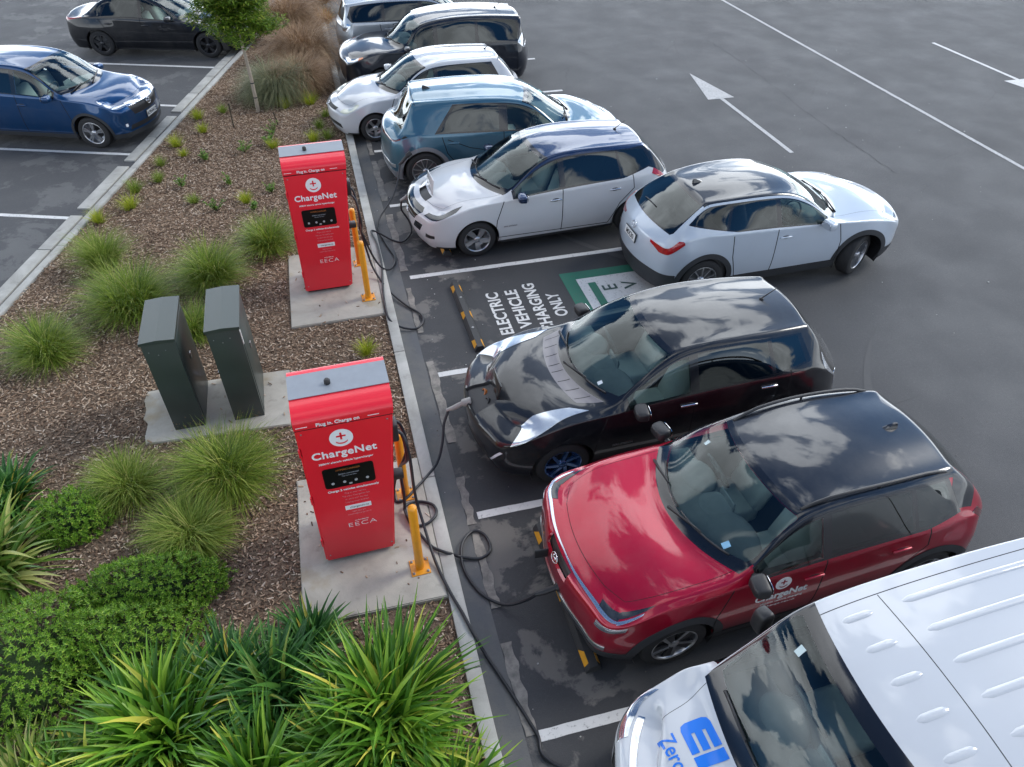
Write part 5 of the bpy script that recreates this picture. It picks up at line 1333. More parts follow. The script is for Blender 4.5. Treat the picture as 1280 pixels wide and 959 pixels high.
# ------------------------------------------------------------ cables
def cable(pts, label, end, plugmat=M_black, rad=.0165, plug=True):
    bm = bmesh.new(); path = catmull(pts, 10); tubemesh(bm, path, rad, 10)
    o = bmobj('charging_cable', bm, M_cable, None, smooth=True); tag(o, label, 'charging cable', 'black charging cables')
    if plug:
        a = Vector(pts[-1]); d = Vector(end).normalized(); up = Vector((0, 0, 1)); sx = d.cross(up).normalized(); uz = sx.cross(d)
        M = Matrix.Translation(a) @ Matrix((sx, d, uz)).transposed().to_4x4()
        bm = bmesh.new(); tubemesh(bm, [Vector((0, -.03, 0)), Vector((0, .05, .0)), Vector((0, .12, .015)), Vector((0, .20, .03))], [.02, .03, .032, .03], 12)
        lathe(bm, [(0, 0), (.042, 0), (.046, .02), (.046, .10), (.04, .11), (0, .11)], 20, Matrix.Translation((0, .18, .03)) @ Matrix.Rotation(R(-90), 4, 'X'))
        bmesh.ops.transform(bm, matrix=M, verts=bm.verts)
        bmobj('plug', bm, plugmat, o, angle=50)
    return o
GRP = None
cable([(-.80, -.16, 1.74), (-.70, -.18, 1.66), (-.66, -.22, 1.40), (-0.642, -0.055, 0.620), (-0.610, -0.198, 0.360), (-0.556, -0.592, 0.170), (-0.483, -0.945, 0.142), (-0.399, -1.251, 0.140), (-0.358, -1.431, 0.143), (-0.316, -1.554, 0.100), (-0.280, -1.628, 0.035), (-0.238, -1.747, 0.020), (-0.116, -2.111, 0.020), (-0.003, -2.478, 0.020), (0.083, -2.768, 0.020), (1.0, -3.4, .03), (1.2, -3.7, .05), (1.3, -3.9, .06)],
      'black cable running from the nearer charger over the kerb towards the white van', (0, 0, 0), plug=False)
cable([(-.80, -.12, 1.68), (-.70, -.12, 1.6), (-.68, -.12, 1.25), (-0.745, 0.290, 0.700), (-0.746, 0.216, 0.350), (-0.759, 0.125, 0.160), (-0.709, -0.056, 0.145), (-0.564, -0.083, 0.145), (-0.439, 0.021, 0.145), (-0.450, 0.162, 0.145), (-0.607, 0.249, 0.146), (-0.758, 0.182, 0.175), (-0.728, -0.031, 0.175), (-0.621, -0.265, 0.145), (-0.549, -0.400, 0.144), (-0.446, -0.490, 0.146), (-0.383, -0.509, 0.120), (-0.276, -0.519, 0.040), (-0.081, -0.576, 0.020), (0.052, -0.494, 0.020), (0.037, -0.295, 0.020), (-0.080, -0.217, 0.030), (-0.226, -0.363, 0.055), (-0.277, -0.564, 0.030), (-0.248, -0.787, 0.020), (-0.148, -1.018, 0.020), (0.041, -1.199, 0.050), (0.226, -1.301, 0.220), (0.306, -1.398, 0.450)],
      'black cable looping on the asphalt from the nearer charger to the red car', (.9, -.05, .12))
cable([(-.80, .10, 1.60), (-.69, .12, 1.5), (-.66, .15, 1.1), (-0.812, 0.402, 0.400), (-0.854, 0.345, 0.150), (-0.798, 0.299, 0.145), (-0.711, 0.339, 0.142), (-0.582, 0.463, 0.142), (-0.437, 0.620, 0.120), (-0.283, 0.776, 0.160), (-0.188, 0.936, 0.300), (-0.133, 1.075, 0.460), (-0.052, 1.158, 0.600)],
      'black cable curving up from the nearer charger to the black hatchback', (.95, -.1, .28), pm('pale_plug', (.30, .29, .27), .5))
cable([(-.76, 5.0, 1.70), (-.67, 4.98, 1.6), (-.64, 4.95, 1.2), (-0.661, 5.122, 0.950), (-0.612, 5.144, 0.750), (-0.513, 5.237, 0.350), (-0.391, 5.166, 0.150), (-0.246, 5.266, 0.050), (-0.136, 5.602, 0.030), (-0.223, 6.078, 0.030), (-0.294, 6.633, 0.030), (-0.219, 6.968, 0.080), (0.062, 7.315, 0.250), (0.218, 7.552, 0.450), (0.317, 7.778, 0.680)],
      'black cable hanging from the rear corner of the teal car to the farther charger', (.75, .1, .5))
cable([(-.76, 4.92, 1.64), (-.66, 4.9, 1.5), (-.63, 4.86, 1.15), (-0.638, 5.122, 0.850), (-0.595, 5.128, 0.500), (-0.538, 5.016, 0.250), (-0.387, 4.656, 0.080), (-0.165, 4.226, 0.030), (0.013, 3.944, 0.030), (0.026, 3.731, 0.030), (-0.117, 3.584, 0.030), (-0.340, 3.660, 0.060), (-0.475, 3.835, 0.135), (-0.463, 4.493, 0.140), (-0.388, 5.305, 0.140), (-0.389, 5.955, 0.140), (-0.433, 6.410, 0.140), (-0.291, 6.362, 0.100), (-0.108, 6.215, 0.030), (0.073, 6.114, 0.030), (0.252, 6.354, 0.060), (0.245, 6.505, 0.200), (0.141, 6.526, 0.420), (0.159, 6.526, 0.600)],
      'black cable looping over the kerb from the farther charger to the white car', (.85, .15, .3), pm('pale_plug', (0, 0, 0)))
# thin leads taped into the gutter
tube('gutter_lead', [(-0.582, 4.561, 0.010), (-0.461, 4.528, 0.012), (-0.405, 4.379, 0.012)], .012, M_black)
tag(bpy.data.objects['gutter_lead'], 'short black lead crossing the gutter by the big cable loop', 'lead')
# ------------------------------------------------------------ plants
def blade_mesh(n, base, az, L_, el, droop, w, segs=5, wide=False, twist=.0, z0=None):
    """curved tapering leaves; arrays of n values; returns V, F"""
    t = np.linspace(0, 1, segs + 1); ds = L_ / segs
    pos = base.copy(); rows = []; a = el.copy()
    sx = -np.sin(az + twist); sy = np.cos(az + twist)
    for k in range(segs + 1):
        wf = (1 - t[k] ** 2.2) * (.55 + .45 * min(1, t[k] * 3)) if k < segs else .04
        hw = w * .5 * wf
        side = np.stack([sx * hw, sy * hw, np.zeros(n)], 1)
        if wide:
            up = np.stack([-np.sin(a) * np.cos(az), -np.sin(a) * np.sin(az), np.cos(a)], 1) * (hw * .55)[:, None]
            rows.append(np.stack([pos - side + up, pos, pos + side + up], 1))
        else: rows.append(np.stack([pos - side, pos + side], 1))
        if k < segs:
            d = np.stack([np.cos(a) * np.cos(az), np.cos(a) * np.sin(az), np.sin(a)], 1)
            pos = pos + d * ds[:, None]; a = a - droop / segs * (.4 + 1.2 * t[k])
    c = 3 if wide else 2
    V = np.stack(rows, 1).reshape(-1, 3); m = (segs + 1) * c; F = []
    for k in range(segs):
        for q in range(c - 1): F.append([k * c + q, k * c + q + 1, (k + 1) * c + q + 1, (k + 1) * c + q])
    F = (np.array(F)[None] + (np.arange(n) * m)[:, None, None]).reshape(-1, 4)
    return V, F
L_tus = leafmat('tussock_leaf', [(0, 0.0678, 0.129, 0.0149), (0.35, 0.136, 0.223, 0.0248), (0.7, 0.237, 0.339, 0.0396), (0.92, 0.384, 0.444, 0.0792), (1, 0.509, 0.444, 0.168)], .5, .3)
L_yel = leafmat('young_grass_leaf', [(0, 0.192, 0.288, 0.02), (0.5, 0.36, 0.432, 0.03), (1, 0.54, 0.504, 0.06)], .5, .3)
L_olive = leafmat('olive_grass_leaf', [(0, 0.103, 0.171, 0.0198), (0.5, 0.196, 0.289, 0.036), (0.85, 0.321, 0.394, 0.072), (1, 0.459, 0.434, 0.135)], .55, .3)
L_sedge = leafmat('brown_sedge_leaf', [(0, 0.147, 0.085, 0.0425), (0.5, 0.304, 0.18, 0.0945), (0.85, 0.45, 0.29, 0.161), (1, 0.562, 0.42, 0.255)], .6, .2)
L_sedgeg = leafmat('grey_green_sedge_leaf', [(0, 0.088, 0.11, 0.055), (0.5, 0.209, 0.231, 0.12), (1, 0.374, 0.352, 0.2)], .6, .2)
L_orange = leafmat('orange_sedge_leaf', [(0, .30, .10, .02), (.6, .45, .20, .03), (1, .3, .28, .05)], .5, .3)
L_flax = leafmat('flax_leaf', [(0, 0.0451, 0.132, 0.0156), (0.35, 0.0902, 0.235, 0.0229), (0.7, 0.181, 0.367, 0.0312), (0.93, 0.376, 0.544, 0.0624), (1, 0.707, 0.617, 0.104)], .33, .22)
L_flaxd = leafmat('dark_flax_leaf', [(0, 0.0288, 0.0988, 0.0242), (0.5, 0.0576, 0.177, 0.0385), (0.9, 0.115, 0.268, 0.0495), (1, 0.576, 0.451, 0.077)], .33, .22)
L_flaxv = leafmat('striped_flax_leaf', [(0, 0.0576, 0.145, 0.018), (0.4, 0.154, 0.279, 0.036), (0.75, 0.403, 0.455, 0.108), (1, 0.576, 0.559, 0.225)], .35, .25)
L_hebe = leafmat('hebe_leaf', [(0, 0.0835, 0.195, 0.0228), (0.4, 0.167, 0.335, 0.0334), (0.8, 0.301, 0.515, 0.0531), (1, 0.468, 0.612, 0.091)], .4, .2)
L_seed = leafmat('seedling_leaf', [(0, 0.075, 0.168, 0.024), (0.5, 0.15, 0.308, 0.048), (1, 0.3, 0.42, 0.072)], .45, .3)
L_tree = leafmat('tree_leaf', [(0, 0.0476, 0.108, 0.0117), (0.4, 0.101, 0.197, 0.018), (0.8, 0.202, 0.305, 0.0315), (1, 0.357, 0.394, 0.063)], .45, .35)
L_bark = pm('tree_bark', (.34, .29, .23), .85, var=(9, .35), bump=(40, .8, .01))
L_stem = pm('dark_stem', (.05, .04, .025), .9)
def clump(name, label, cat, pos, r, mat, n, h=1., w=.008, droop=1.9, spread=.2, lean=(25, 88), group=None, wide=False, segs=5, wind=(0, 0), minl=.55):
    o_z = bedz(pos[0], pos[1]) - .01
    fans = 9 if wide else 7                       # a plant is several fans of leaves grown together
    fa = rng.uniform(0, 2 * np.pi, fans); fr_ = r * (.42 if wide else .26) * np.sqrt(rng.uniform(.05, 1, fans)); fk = rng.integers(0, fans, n)
    az = rng.uniform(0, 2 * np.pi, n); rr = r * spread * .55 * np.sqrt(rng.uniform(0, 1, n))
    bxx = fr_[fk] * np.cos(fa[fk]) + rr * np.cos(az); byy = fr_[fk] * np.sin(fa[fk]) + rr * np.sin(az)
    base = np.stack([bxx, byy, np.zeros(n)], 1)
    az2 = np.arctan2(byy * 1.6 / r + np.sin(az) * .75, bxx * 1.6 / r + np.cos(az) * .75) + rng.normal(0, .35, n); el = np.radians(rng.uniform(*lean, n)); L_ = r * 1.25 * h * rng.uniform(minl, 1.1, n) * (.75 + .25 * np.sin(el))
    dr = droop * rng.uniform(.6, 1.3, n) * (.5 + .5 * np.sin(el))
    V, F = blade_mesh(n, base, az2, L_, el, dr, w * rng.uniform(.7, 1.3, n), segs, wide, rng.normal(0, .5, n))
    V[:, 0] += wind[0] * np.clip(V[:, 2], 0, 9); V[:, 1] += wind[1] * np.clip(V[:, 2], 0, 9)
    V[:, 2] = np.maximum(V[:, 2], .004 + .012 * rng.uniform(0, 1, len(V)))
    root = empty(name, (pos[0], pos[1], o_z), 0, label, cat, group)
    quadmesh('foliage', V, F, mat, root)
    bm = bmesh.new(); lathe(bm, [(0, -.02), (r * spread * .9, -.02), (r * spread * .7, r * .12), (0, r * .16)], 14); bmobj('crown_base', bm, L_stem, root, smooth=True)
    return root
GT = 'grass tussocks in the bark bed'
clump('grass_tussock', 'green grass tussock standing alone on the bark at the left edge', 'grass tussock', (-5.173, 4.006, 0.100), 0.606, L_tus, 2250, group=GT)
clump('grass_tussock', 'wide green grass tussock by the left kerb, left of the green cabinets', 'grass tussock', (-4.163, 4.991, 0.100), 0.761, L_tus, 2550, group=GT)
clump('grass_tussock', 'narrow yellowish grass tussock right against the left kerb', 'grass tussock', (-4.723, 6.345, 0.100), 0.506, L_olive, 1350, h=1.25, lean=(50, 89), group=GT)
clump('grass_tussock', 'round grass tussock between the right cabinet and the left kerb tufts', 'grass tussock', (-3.074, 5.517, 0.100), 0.659, L_tus, 2250, group=GT)
clump('grass_tussock', 'grass tussock just left of the farther red charger', 'grass tussock', (-2.195, 6.294, 0.100), 0.590, L_tus, 1950, group=GT)
clump('grass_tussock', 'grass tussock peeping out behind the two green cabinets', 'grass tussock', (-3.191, 4.193, 0.100), 0.477, L_tus, 1350, group=GT)
clump('grass_tussock', 'large round grass tussock between the cabinet pad and the nearer charger', 'grass tussock', (-2.654, 1.120, 0.100), 0.627, L_tus, 3300, h=1.05, w=.008, group=GT)
clump('grass_tussock', 'loose olive grass tussock above the left round shrub', 'grass tussock', (-3.707, 1.230, 0.100), 0.523, L_olive, 1650, h=1., group=GT)
clump('grass_tussock', 'low spreading olive grass tussock above the wide shrub', 'grass tussock', (-3.031, 0.402, 0.100), 0.542, L_olive, 2250, h=.95, lean=(15, 75), group=GT)
clump('grass_tuft', 'small yellow tuft between the two kerb tufts nearest the tree', 'grass tuft', (-3.634, 12.523, 0.100), 0.219, L_yel, 218, h=1.2, w=.006, lean=(40, 89), droop=1.2, spread=.18, group='young grass tufts')
clump('grass_tuft', 'small bright tuft just below the tuft nearest the tree kerb', 'grass tuft', (-3.502, 11.654, 0.100), 0.193, L_yel, 209, h=1.2, w=.006, lean=(40, 89), droop=1.2, spread=.18, group='young grass tufts')
clump('grass_tuft', 'small pale tuft between the tree and the left kerb', 'grass tuft', (-3.139, 12.792, 0.100), 0.186, L_olive, 200, h=1.2, w=.006, lean=(40, 89), droop=1.2, spread=.18, group='young grass tufts')
clump('grass_tuft', 'tall thin yellow tuft a third of the way down the left kerb', 'grass tuft', (-3.985, 11.040, 0.100), 0.238, L_yel, 236, h=1.2, w=.006, lean=(40, 89), droop=1.2, spread=.18, group='young grass tufts')
clump('grass_tuft', 'tiny yellow tuft touching the tall thin one by the kerb', 'grass tuft', (-3.836, 10.513, 0.100), 0.149, L_yel, 191, h=1.2, w=.006, lean=(40, 89), droop=1.2, spread=.18, group='young grass tufts')
clump('grass_tuft', 'small olive tuft half way down the left kerb', 'grass tuft', (-4.257, 10.190, 0.100), 0.179, L_olive, 209, h=1.2, w=.006, lean=(40, 89), droop=1.2, spread=.18, group='young grass tufts')
clump('grass_tuft', 'small yellow tuft right below the olive one half way down the kerb', 'grass tuft', (-4.203, 9.440, 0.100), 0.188, L_olive, 218, h=1.2, w=.006, lean=(40, 89), droop=1.2, spread=.18, group='young grass tufts')
clump('grass_tuft', 'spreading green tuft leaning over the left kerb', 'grass tuft', (-4.614, 9.093, 0.100), 0.245, L_tus, 254, h=1.2, w=.006, lean=(40, 89), droop=1.2, spread=.18, group='young grass tufts')
clump('grass_tuft', 'bright yellow-green tuft below the spreading one at the left kerb', 'grass tuft', (-4.586, 8.369, 0.100), 0.250, L_yel, 263, h=1.2, w=.006, lean=(40, 89), droop=1.2, spread=.18, group='young grass tufts')
clump('grass_tuft', 'bright yellow tuft at the foot of the brown sedges', 'grass tuft', (-1.758, 12.702, 0.100), 0.245, L_yel, 227, h=1.2, w=.006, lean=(40, 89), droop=1.2, spread=.18, group='young grass tufts')
clump('grass_tuft', 'taller yellow tuft at the right edge of the brown sedges', 'grass tuft', (-1.151, 12.758, 0.100), 0.266, L_yel, 236, h=1.2, w=.006, lean=(40, 89), droop=1.2, spread=.18, group='young grass tufts')
clump('grass_tuft', 'yellow tuft above the farther charger, beside the dark green one', 'grass tuft', (-1.192, 10.640, 0.100), 0.224, L_yel, 227, h=1.2, w=.006, lean=(40, 89), droop=1.2, spread=.18, group='young grass tufts')
clump('grass_tuft', 'darker green tuft by the nose of the small white car', 'grass tuft', (-1.037, 11.267, 0.100), 0.196, L_tus, 209, h=1.2, w=.006, lean=(40, 89), droop=1.2, spread=.18, group='young grass tufts')
clump('grass_tuft', 'olive tuft next to the front bumper of the small white car', 'grass tuft', (-0.885, 10.694, 0.100), 0.209, L_olive, 218, h=1.2, w=.006, lean=(40, 89), droop=1.2, spread=.18, group='young grass tufts')
clump('grass_tuft', 'pale tuft above the others by the small white car', 'grass tuft', (-0.854, 11.929, 0.100), 0.184, L_olive, 200, h=1.2, w=.006, lean=(40, 89), droop=1.2, spread=.18, group='young grass tufts')
clump('grass_tuft', 'small tuft in the strip of bark in front of the farther charger pad', 'grass tuft', (-0.887, 3.110, 0.100), 0.203, L_yel, 272, h=1.2, w=.006, lean=(40, 89), droop=1.2, spread=.18, group='young grass tufts')
clump('grass_tuft', 'tiny low tuft above the tussock left of the farther charger', 'grass tuft', (-2.553, 8.112, 0.100), 0.194, L_yel, 227, h=1.2, w=.006, lean=(40, 89), droop=1.2, spread=.18, group='young grass tufts')
clump('grass_tuft', 'yellow tip tuft at the top of the narrow kerb tussock', 'grass tuft', (-5.057, 7.970, 0.100), 0.229, L_yel, 254, h=1.2, w=.006, lean=(40, 89), droop=1.2, spread=.18, group='young grass tufts')
clump('grass_tuft', 'faint low tuft in the open middle of the bark', 'grass tuft', (-3.486, 8.346, 0.100), 0.164, L_olive, 209, h=1.2, w=.006, lean=(40, 89), droop=1.2, spread=.18, group='young grass tufts')
clump('grass_tuft', 'small tuft behind the roof of the farther charger', 'grass tuft', (-2.028, 10.468, 0.100), 0.186, L_yel, 209, h=1.2, w=.006, lean=(40, 89), droop=1.2, spread=.18, group='young grass tufts')

def seedling(pos, r, label):
    root = empty('seedling', (pos[0], pos[1], bedz(pos[0], pos[1]) - .005), 0, label, 'seedling', 'broad-leaved seedlings in the bark')
    n = int(rng.integers(7, 12)); Vs = []; Fs = []; off = 0; bm = bmesh.new()
    for k in range(n):
        a = rng.uniform(0, 2 * np.pi); q = r * rng.uniform(.1, .8); tip = Vector((q * math.cos(a), q * math.sin(a), r * rng.uniform(.4, 1.2)))
        tubemesh(bm, [Vector((0, 0, 0)), tip * .5 + Vector((0, 0, r * .12)), tip], [.004, .003, .002], 5)
        m = 26; f = rng.uniform(.25, 1, m); base = np.array([[tip.x * t, tip.y * t, tip.z * t] for t in f])
        V, F = blade_mesh(m, base, rng.uniform(0, 2 * np.pi, m), rng.uniform(.03, .06, m), rng.uniform(-.2, 1., m), rng.uniform(.3, 1., m), rng.uniform(.012, .024, m), 3, True)
        Vs.append(V); Fs.append(F + off); off += len(V)
    bmobj('stem', bm, L_stem, root); quadmesh('foliage', np.concatenate(Vs), np.concatenate(Fs), L_seed, root)
seedling((-2.611, 10.409, 0.100), 0.267, 'leafy green seedling in the middle of the upper bark')
seedling((-3.396, 10.206, 0.100), 0.213, 'low pale seedling left of the middle of the upper bark')
seedling((-3.766, 9.120, 0.100), 0.216, 'dark upright seedling below the left kerb tufts')
seedling((-2.846, 8.958, 0.100), 0.217, 'seedling left of the farther charger roof')
seedling((-3.070, 7.894, 0.100), 0.248, 'tall leafy seedling above the round tussock')
seedling((-2.088, 8.424, 0.100), 0.198, 'seedling hugging the left side of the farther charger')
seedling((-2.032, 11.288, 0.100), 0.315, 'low spreading seedling at the stake right of the tree')
seedling((-2.123, 10.702, 0.100), 0.187, 'thin seedling between the tree stake and the farther charger')
seedling((-2.409, 7.789, 0.100), 0.176, 'seedling above the tussock by the farther charger')

def hebe(pos, rx, ry, h, label, n, wob=.16):
    """low rounded shrub: rosettes of small leaves on every shoot"""
    n = int(n * 1.7)
    root = empty('shrub', (pos[0], pos[1], bedz(pos[0], pos[1]) - .02), 0, label, 'shrub', 'low leafy shrubs')
    u = rng.uniform(0, 1, n); a = rng.uniform(0, 2 * np.pi, n); el = np.arcsin(.08 + .92 * u); sd = rng.uniform(0, 99)
    lump = np.array([1 + wob * mnoise.noise(Vector((2.2 * math.cos(q) * math.cos(e) + sd, 2.2 * math.sin(q) * math.cos(e), 2.2 * math.sin(e)))) + .10 * mnoise.noise(Vector((6 * math.cos(q) * math.cos(e), 6 * math.sin(q) * math.cos(e) + sd, 6 * math.sin(e)))) for q, e in zip(a, el)])
    rad = lump * rng.uniform(.90, 1.03, n)
    deep = rng.uniform(0, 1, n) < .25; rad = np.where(deep, rad * rng.uniform(.7, .9, n), rad)
    c = np.stack([rx * rad * np.cos(el) * np.cos(a), ry * rad * np.cos(el) * np.sin(a), h * rad * np.sin(el)], 1)
    nrm = np.stack([np.cos(el) * np.cos(a) / rx, np.cos(el) * np.sin(a) / ry, np.sin(el) / h], 1); nrm /= np.linalg.norm(nrm, axis=1)[:, None]
    nrm[:, 2] += .45; nrm /= np.linalg.norm(nrm, axis=1)[:, None]
    Vs = []; Fs = []; off = 0; bm = bmesh.new()
    m = 13
    for k in range(n):
        N_ = Vector(nrm[k]); Q = N_.to_track_quat('Z', 'Y').to_matrix(); Q = np.array(Q)
        t = np.arange(m); az = t * 2.4 + rng.uniform(0, 6); elv = np.radians(np.linspace(5, 78, m)) + rng.normal(0, .08, m)
        L_ = np.linspace(.033, .018, m) * rng.uniform(.85, 1.2); base = np.stack([np.zeros(m), np.zeros(m), np.linspace(-.03, .012, m)], 1)
        V, F = blade_mesh(m, base, az, L_, elv, rng.uniform(-.5, .1, m), np.linspace(.015, .010, m), 2, True)
        V = V @ Q.T + c[k]; Vs.append(V); Fs.append(F + off); off += len(V)
    quadmesh('foliage', np.concatenate(Vs), np.concatenate(Fs), L_hebe, root)
    for k in range(0, n, 9):
        p = Vector(c[k]); tubemesh(bm, [Vector((p.x * .1, p.y * .1, 0)), p * .6, p * .97], [.008, .006, .003], 5)
    bmobj('stem', bm, L_stem, root, smooth=True)
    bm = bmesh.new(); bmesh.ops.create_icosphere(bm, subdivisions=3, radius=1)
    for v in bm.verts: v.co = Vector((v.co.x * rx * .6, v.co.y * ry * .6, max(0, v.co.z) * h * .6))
    bmobj('shade_core', bm, pm('core_shade_green', (.03, .06, .014), .95, bump=(40, 1, .02)), root, smooth=True)  # solid dome whose dark green stands in for shade between the leaves
hebe((-4.256, 0.939, 0.100), .44, .38, .42, 'round light green shrub right of the dark strappy plant at the left edge', 520)
hebe((-3.374, -0.217, 0.100), .78, .42, .44, 'wide oval green shrub between the grass tussocks and the strappy plants', 900)
hebe((-3.598, -0.805, 0.100), .85, .45, .54, 'broad green shrub in the lower left, just above the biggest strappy plant', 900)
hebe((-4.344, -0.853, 0.100), .95, .80, .66, 'tall broad green shrub at the lower left edge', 1200)
# strappy plants
def flax(pos, r, label, mat, n, w=.032, h=1.15, lean=(18, 86), droop=1.15, group='strappy leaved plants'):
    return clump('flax_plant', label, 'flax plant', pos, r, mat, int(n * 1.45), h=h * 1.05, w=w * 1.85, droop=droop, spread=.28, lean=lean, group=group, wide=True, segs=6, minl=.6)
flax((-5.032, 1.451, 0.100), .42, 'dark green strappy plant at the left edge beside the round shrub', L_flaxd, 150)
flax((-5.086, 0.486, 0.100), .62, 'pale striped strappy plant cut off by the left edge', L_flaxv, 170, lean=(8, 60))
flax((-2.991, -1.792, 0.100), .60, 'biggest strappy plant, left of the middle along the bottom', L_flax, 330, w=.034)
flax((-2.142, -1.691, 0.100), .50, 'strappy plant between the two biggest ones, behind them', L_flaxd, 240, w=.032)
flax((-1.201, -2.117, 0.100), .66, 'big bright strappy plant leaning over the kerb by the long cable', L_flax, 420, w=.028)
flax((-1.796, -1.272, 0.100), .36, 'small dark strappy plant touching the front of the nearer charger pad', L_flaxd, 150, w=.026)
flax((-2.203, -2.423, 0.100), .55, 'low strappy plant cut off at the bottom between the two biggest ones', L_flax, 240, w=.036)
flax((-4.204, -1.964, 0.100), .46, 'yellowish strappy plant in the bottom left corner', L_flaxv, 220, w=.030, lean=(25, 88))
flax((-3.663, -2.165, 0.100), .46, 'strappy plant between the yellowish corner one and the biggest one', L_flax, 260, w=.032)
flax((-2.570, -1.505, 0.100), .44, 'darker strappy plant just right of the biggest one', L_flaxd, 200, w=.030)
flax((-1.651, -2.375, 0.100), .5, 'strappy plant below the left side of the big bright one', L_flax, 230, w=.030)
flax((-0.868, -2.892, 0.100), .45, 'strappy plant at the bottom edge close to the kerb', L_flax, 160, w=.026)
# brown sedges
GS = 'hair-leaved sedge mounds'
clump('sedge_mound', 'grey green sedge mound behind the young tree', 'sedge', (-1.983, 13.440, 0.100), 0.90, L_sedgeg, 6900, h=1.05, w=.009, droop=2.9, spread=.14, lean=(30, 88), group=GS, segs=7, wind=(.12, 0))
clump('sedge_mound', 'brown sedge mound right of the grey green one', 'sedge', (-1.404, 13.850, 0.100), 0.94, L_sedge, 6600, h=1.05, w=.009, droop=3., spread=.14, lean=(30, 88), group=GS, segs=7, wind=(.15, 0))
clump('sedge_mound', 'brown sedge mound in the middle of the row', 'sedge', (-1.200, 15.887, 0.100), 1.06, L_sedge, 6900, h=1.1, w=.009, droop=2.9, spread=.14, lean=(30, 88), group=GS, segs=7, wind=(.15, 0))
clump('sedge_mound', 'tall olive brown sedge mound behind the middle one', 'sedge', (-1.541, 18.602, 0.100), 1.06, L_sedge, 6600, h=1.15, w=.009, droop=2.7, spread=.14, lean=(35, 88), group=GS, segs=7)
clump('sedge_mound', 'farthest brown sedge mound cut off by the top edge', 'sedge', (-0.783, 21.429, 0.100), 1.06, L_sedge, 5700, h=1.15, w=.009, droop=2.7, spread=.14, lean=(35, 88), group=GS, segs=7)
clump('sedge_mound', 'small orange grass clump beside the silver wagon', 'sedge', (-0.377, 19.489, 0.100), .42, L_orange, 700, h=1.1, w=.008, droop=1.8, spread=.14, lean=(30, 88), group=GS)
clump('sedge_mound', 'orange brown grass clump in front of the silver wagon at the top edge', 'sedge', (-0.334, 21.716, 0.100), .5, L_orange, 700, h=1.1, w=.008, droop=1.8, spread=.14, lean=(30, 88), group=GS)

# young tree
def tree(pos, top, label):
    z0 = bedz(pos[0], pos[1]) - .03
    root = empty('young_tree', (pos[0], pos[1], z0), 0, label, 'tree')
    T = Vector(top) - Vector((pos[0], pos[1], z0)); H_ = T.z
    bm = bmesh.new(); path = catmull([(0, 0, 0), (T.x * .3 + .01, T.y * .3, H_ * .33), (T.x * .62 - .01, T.y * .62, H_ * .66), (T.x * .9, T.y * .9, H_ * .9), tuple(T)], 6)
    tubemesh(bm, path, [.046 - .034 * k / (len(path) - 1) for k in range(len(path))], 10)
    random.seed(11); tips = []
    for k in range(26):
        t = .52 + .47 * k / 25; b0 = path[int(t * (len(path) - 1))]
        a = k * 2.4; ln_ = (1.08 - 1.0 * (t - .40)) * random.uniform(.7, 1.1); d = Vector((math.cos(a), math.sin(a), random.uniform(.1, .55)))
        p1 = b0 + d * ln_ * .5; p2 = b0 + d * ln_ + Vector((0, 0, -.04))
        tubemesh(bm, [b0, p1, p2], [.012, .008, .004], 6); tips += [(b0 + (p2 - b0) * f, ln_) for f in (.45, .65, .85, 1.0)]
        for q in range(3):
            e = p1 + Vector((random.uniform(-.3, .3), random.uniform(-.3, .3), random.uniform(-.02, .3))); tubemesh(bm, [p1, e], [.006, .003], 5); tips.append((e, ln_))
    tr = bmobj('trunk', bm, L_bark, root, smooth=True)
    Vs = []; Fs = []; off = 0
    for c, ln_ in tips:
        m = 85; r = .26 * random.uniform(.7, 1.3); q = rng.normal(0, 1, (m, 3)); q /= np.linalg.norm(q, axis=1)[:, None]; q *= (rng.uniform(.2, 1, m) ** .5 * r)[:, None]; q[:, 2] *= .6
        base = q + np.array(c)
        V, F = blade_mesh(m, base, rng.uniform(0, 2 * np.pi, m), rng.uniform(.08, .14, m), rng.uniform(-.5, .6, m), rng.uniform(.2, 1.1, m), rng.uniform(.022, .04, m), 3, True)
        Vs.append(V); Fs.append(F + off); off += len(V)
    quadmesh('crown', np.concatenate(Vs), np.concatenate(Fs), L_tree, root)
    bm = bmesh.new()
    for f in (.16, .24): c = path[int(f * (len(path) - 1))]; lathe(bm, [(.040, -.012), (.044, -.012), (.044, .012), (.040, .012)], 14, Matrix.Translation(c), close=True)
    bmobj('tree_tie', bm, M_black, root)
tree((-2.336, 12.643, 0.100), (-2.38, 12.78, 2.55), 'young green tree with pale trunk staked in the bark')
def stake(pos, top, label):
    root = empty('tree_stake', (pos[0], pos[1], bedz(pos[0], pos[1]) - .02), 0, label, 'stake', 'dark stakes beside the tree')
    bm = bmesh.new(); tubemesh(bm, [Vector((0, 0, 0)), Vector(top)], .014, 6); bmobj('shaft', bm, L_stem, root)
    bm = bmesh.new(); lathe(bm, [(.0, 0), (.018, 0), (.018, .02), (0, .022)], 8, Matrix.Translation(top)); bmobj('cap', bm, L_stem, root)
stake((-2.869, 11.861, 0.100), (.01, .02, .52), 'dark metal stake left of the tree'); stake((-1.905, 11.714, 0.100), (-.05, .03, .28), 'short dark stake right of the tree')
# ------------------------------------------------------------ cars into place
CARS = {}
for key in SPECS: CARS[key] = make_car(key, SPECS[key])
def surf_mat(sh, pos, n, up): return frame_on(pos, n, up)
